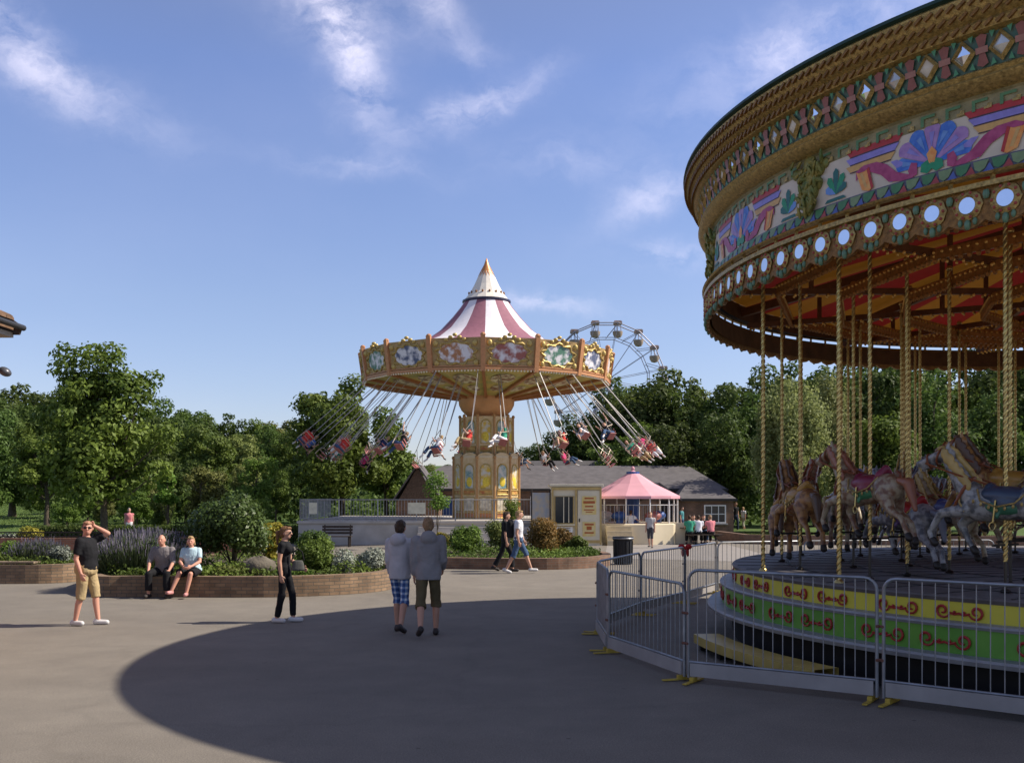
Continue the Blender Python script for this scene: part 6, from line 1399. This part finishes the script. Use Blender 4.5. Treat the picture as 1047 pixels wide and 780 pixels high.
# people near the kiosk and the picnic table
V2 = .022
for px, py, hd, H, tp, bt, hr, lb, hem, arms in [
    (645, 556, 20, 1.55, WHT, JEAN, HBR, 'child in white top and jeans standing left before the pink tented ride', 1.9, [((-.5, .3, -.8), (.2, .6, .2)), ((.5, .3, -.6), (.5, .5, .1))]),
    (665, 560, 200, 1.52, CL('grey_tee', (.45, .43, .42)), CL('dark_shorts', (.06, .06, .07)), HBL, 'child in grey top and dark shorts standing right before the pink tented ride', 1.1, None),
    (746, 543.5, 180, 1.72, CL('pale_tee', (.5, .5, .5)), JEAN, HBR, 'grey topped person in jeans, leftmost of three standing by the lawn', 1.9, None),
    (752, 543, 150, 1.80, BLACK, CL('dark_jean', (.03, .04, .07)), HLB, 'person in dark top standing in the middle of three by the lawn', 1.9, None),
    (760, 542.5, 240, 1.5, WHT, CL('beige', (.4, .36, .3)), HBL, 'person in white top, rightmost of the three standing by the lawn', 1.5, None),
    (697, 547, 120, 1.6, CL('teal_tee', (.08, .24, .26)), JEAN, HBR, 'small figure in teal top standing before the dark doorway', 1.9, None)]:
    person(lb, stand(px, py), hd, H, arms=arms, top=tp, sleeve=.55, bottom=bt, hem=hem, hair=hr, shoes=SD, vox=V2)
Lseat = [((-.12, 1, -.1), (0, .05, -1)), ((.12, 1, -.1), (0, .05, -1))]; Afwd = [((-.15, .5, -1), (.1, 1, -.1)), ((.15, .5, -1), (-.1, 1, -.1))]
for px, Y, hd, tp, bt, hr, lb in [(705, 45.4, 10, GREENC, BLACK, HBR, 'child in green top sitting at the left end of the picnic table'), (714, 45.5, 12, WHT, BLACK, HBR, 'person in white top sitting with back turned at the picnic table middle'), (727, 45.6, 350, PINKC, BLACK, HLB, 'person in pink top sitting at the right end of the picnic table'),
                                  (709, 47.0, 190, CL('grey_top', (.3, .3, .33)), JEAN, HBR, 'person in grey top on the far side of the picnic table, left'), (719, 47.0, 185, CL('black_top', (.03, .03, .03)), JEAN, HBR, 'person in black top on the far side of the picnic table, right')]:
    seated(px, Y, .56, label=lb, heading=hd, arms=Afwd, legs=Lseat, lean=.2, top=tp, sleeve=.6, bottom=bt, hem=1.85, hair=hr, shoes=SD, vox=V2)
person('bare shouldered person in pink top walking behind the lavender, only head and chest visible', Vector((XX(132, 49), 49, 0)), 160, 1.62, top=PINKC, sleeve=.2, bottom=WHT, hem=1.1, hair=HGY, shoes=SD, vox=V2)
person('fair haired attendant sitting inside the kiosk window', Vector((XX(577, 45.1), 45.1, .1)), 180, 1.6, top=REDC, sleeve=1.5, bottom=BLACK, hem=1.8, hair=HBR, shoes=SD, vox=V2) if False else None
# swing ride riders
vis = []
g = random.Random(33)
tops = [('red', REDC), ('white', WHT), ('black', BLACK), ('blue', CL('mid_blue', (.08, .14, .36))), ('pink', CL('hot_pink', (.62, .06, .18))), ('grey', CL('grey2', (.3, .3, .33))), ('green', GREENC), ('navy', NAVY)]
skip = {3, 6, 10, 18, 21, 25, 28}
idx = [i for i in range(len(SEATS)) if i not in skip]
pxs = sorted(idx, key=lambda i: SEATS[i].translation.x / SEATS[i].translation.y)
wd = ['leftmost', 'second', 'third', 'fourth', 'fifth', 'sixth', 'seventh', 'eighth', 'ninth', 'tenth', 'eleventh', 'twelfth', 'thirteenth', 'fourteenth', 'fifteenth', 'sixteenth', 'seventeenth', 'eighteenth', 'nineteenth', 'twentieth', 'twenty-first', 'twenty-second', 'twenty-third', 'twenty-fourth', 'rightmost']
for n_, i in enumerate(pxs):
    nm, tp = tops[(n_ * 3 + n_ // 3) % 8]; bt = [JEAN, BLACK, KHAKI, JEAN, WHT][n_ % 5]; up = n_ % 6 == 2
    legs = [((-.1, 1, .05 + g.uniform(-.1, .3)), (0, g.uniform(.1, .9), -1)), ((.1, 1, .05 + g.uniform(-.1, .3)), (0, g.uniform(.1, .9), -1))]
    arms = [((-.5, .2, .9), (-.2, .2, 1)), ((.5, .2, .9), (.2, .2, 1))] if up else [((-.25, .3, -.8), (.0, .6, .9)), ((.25, .3, -.8), (0, .6, .9))]
    w_ = wd[n_] if n_ < len(wd) - 1 else wd[-1]
    person(f'{w_} swing rider from the left, {nm} top, in a flying chair', (0, 0, 0), 0, 1.66, arms=arms, legs=legs, top=tp, sleeve=.6, bottom=bt, hem=1.1 if n_ % 2 else 1.8, hair=[HBR, HBL, HLB][n_ % 3], shoes=[SW, SD][n_ % 2], vox=.03, mat4=SEATS[i] @ Matrix.Translation((0, -.03, .13)), group='riders on the flying chairs')
for o in bpy.data.objects:
    if o.name.startswith('person') and o.get('group') == 'riders on the flying chairs': pass
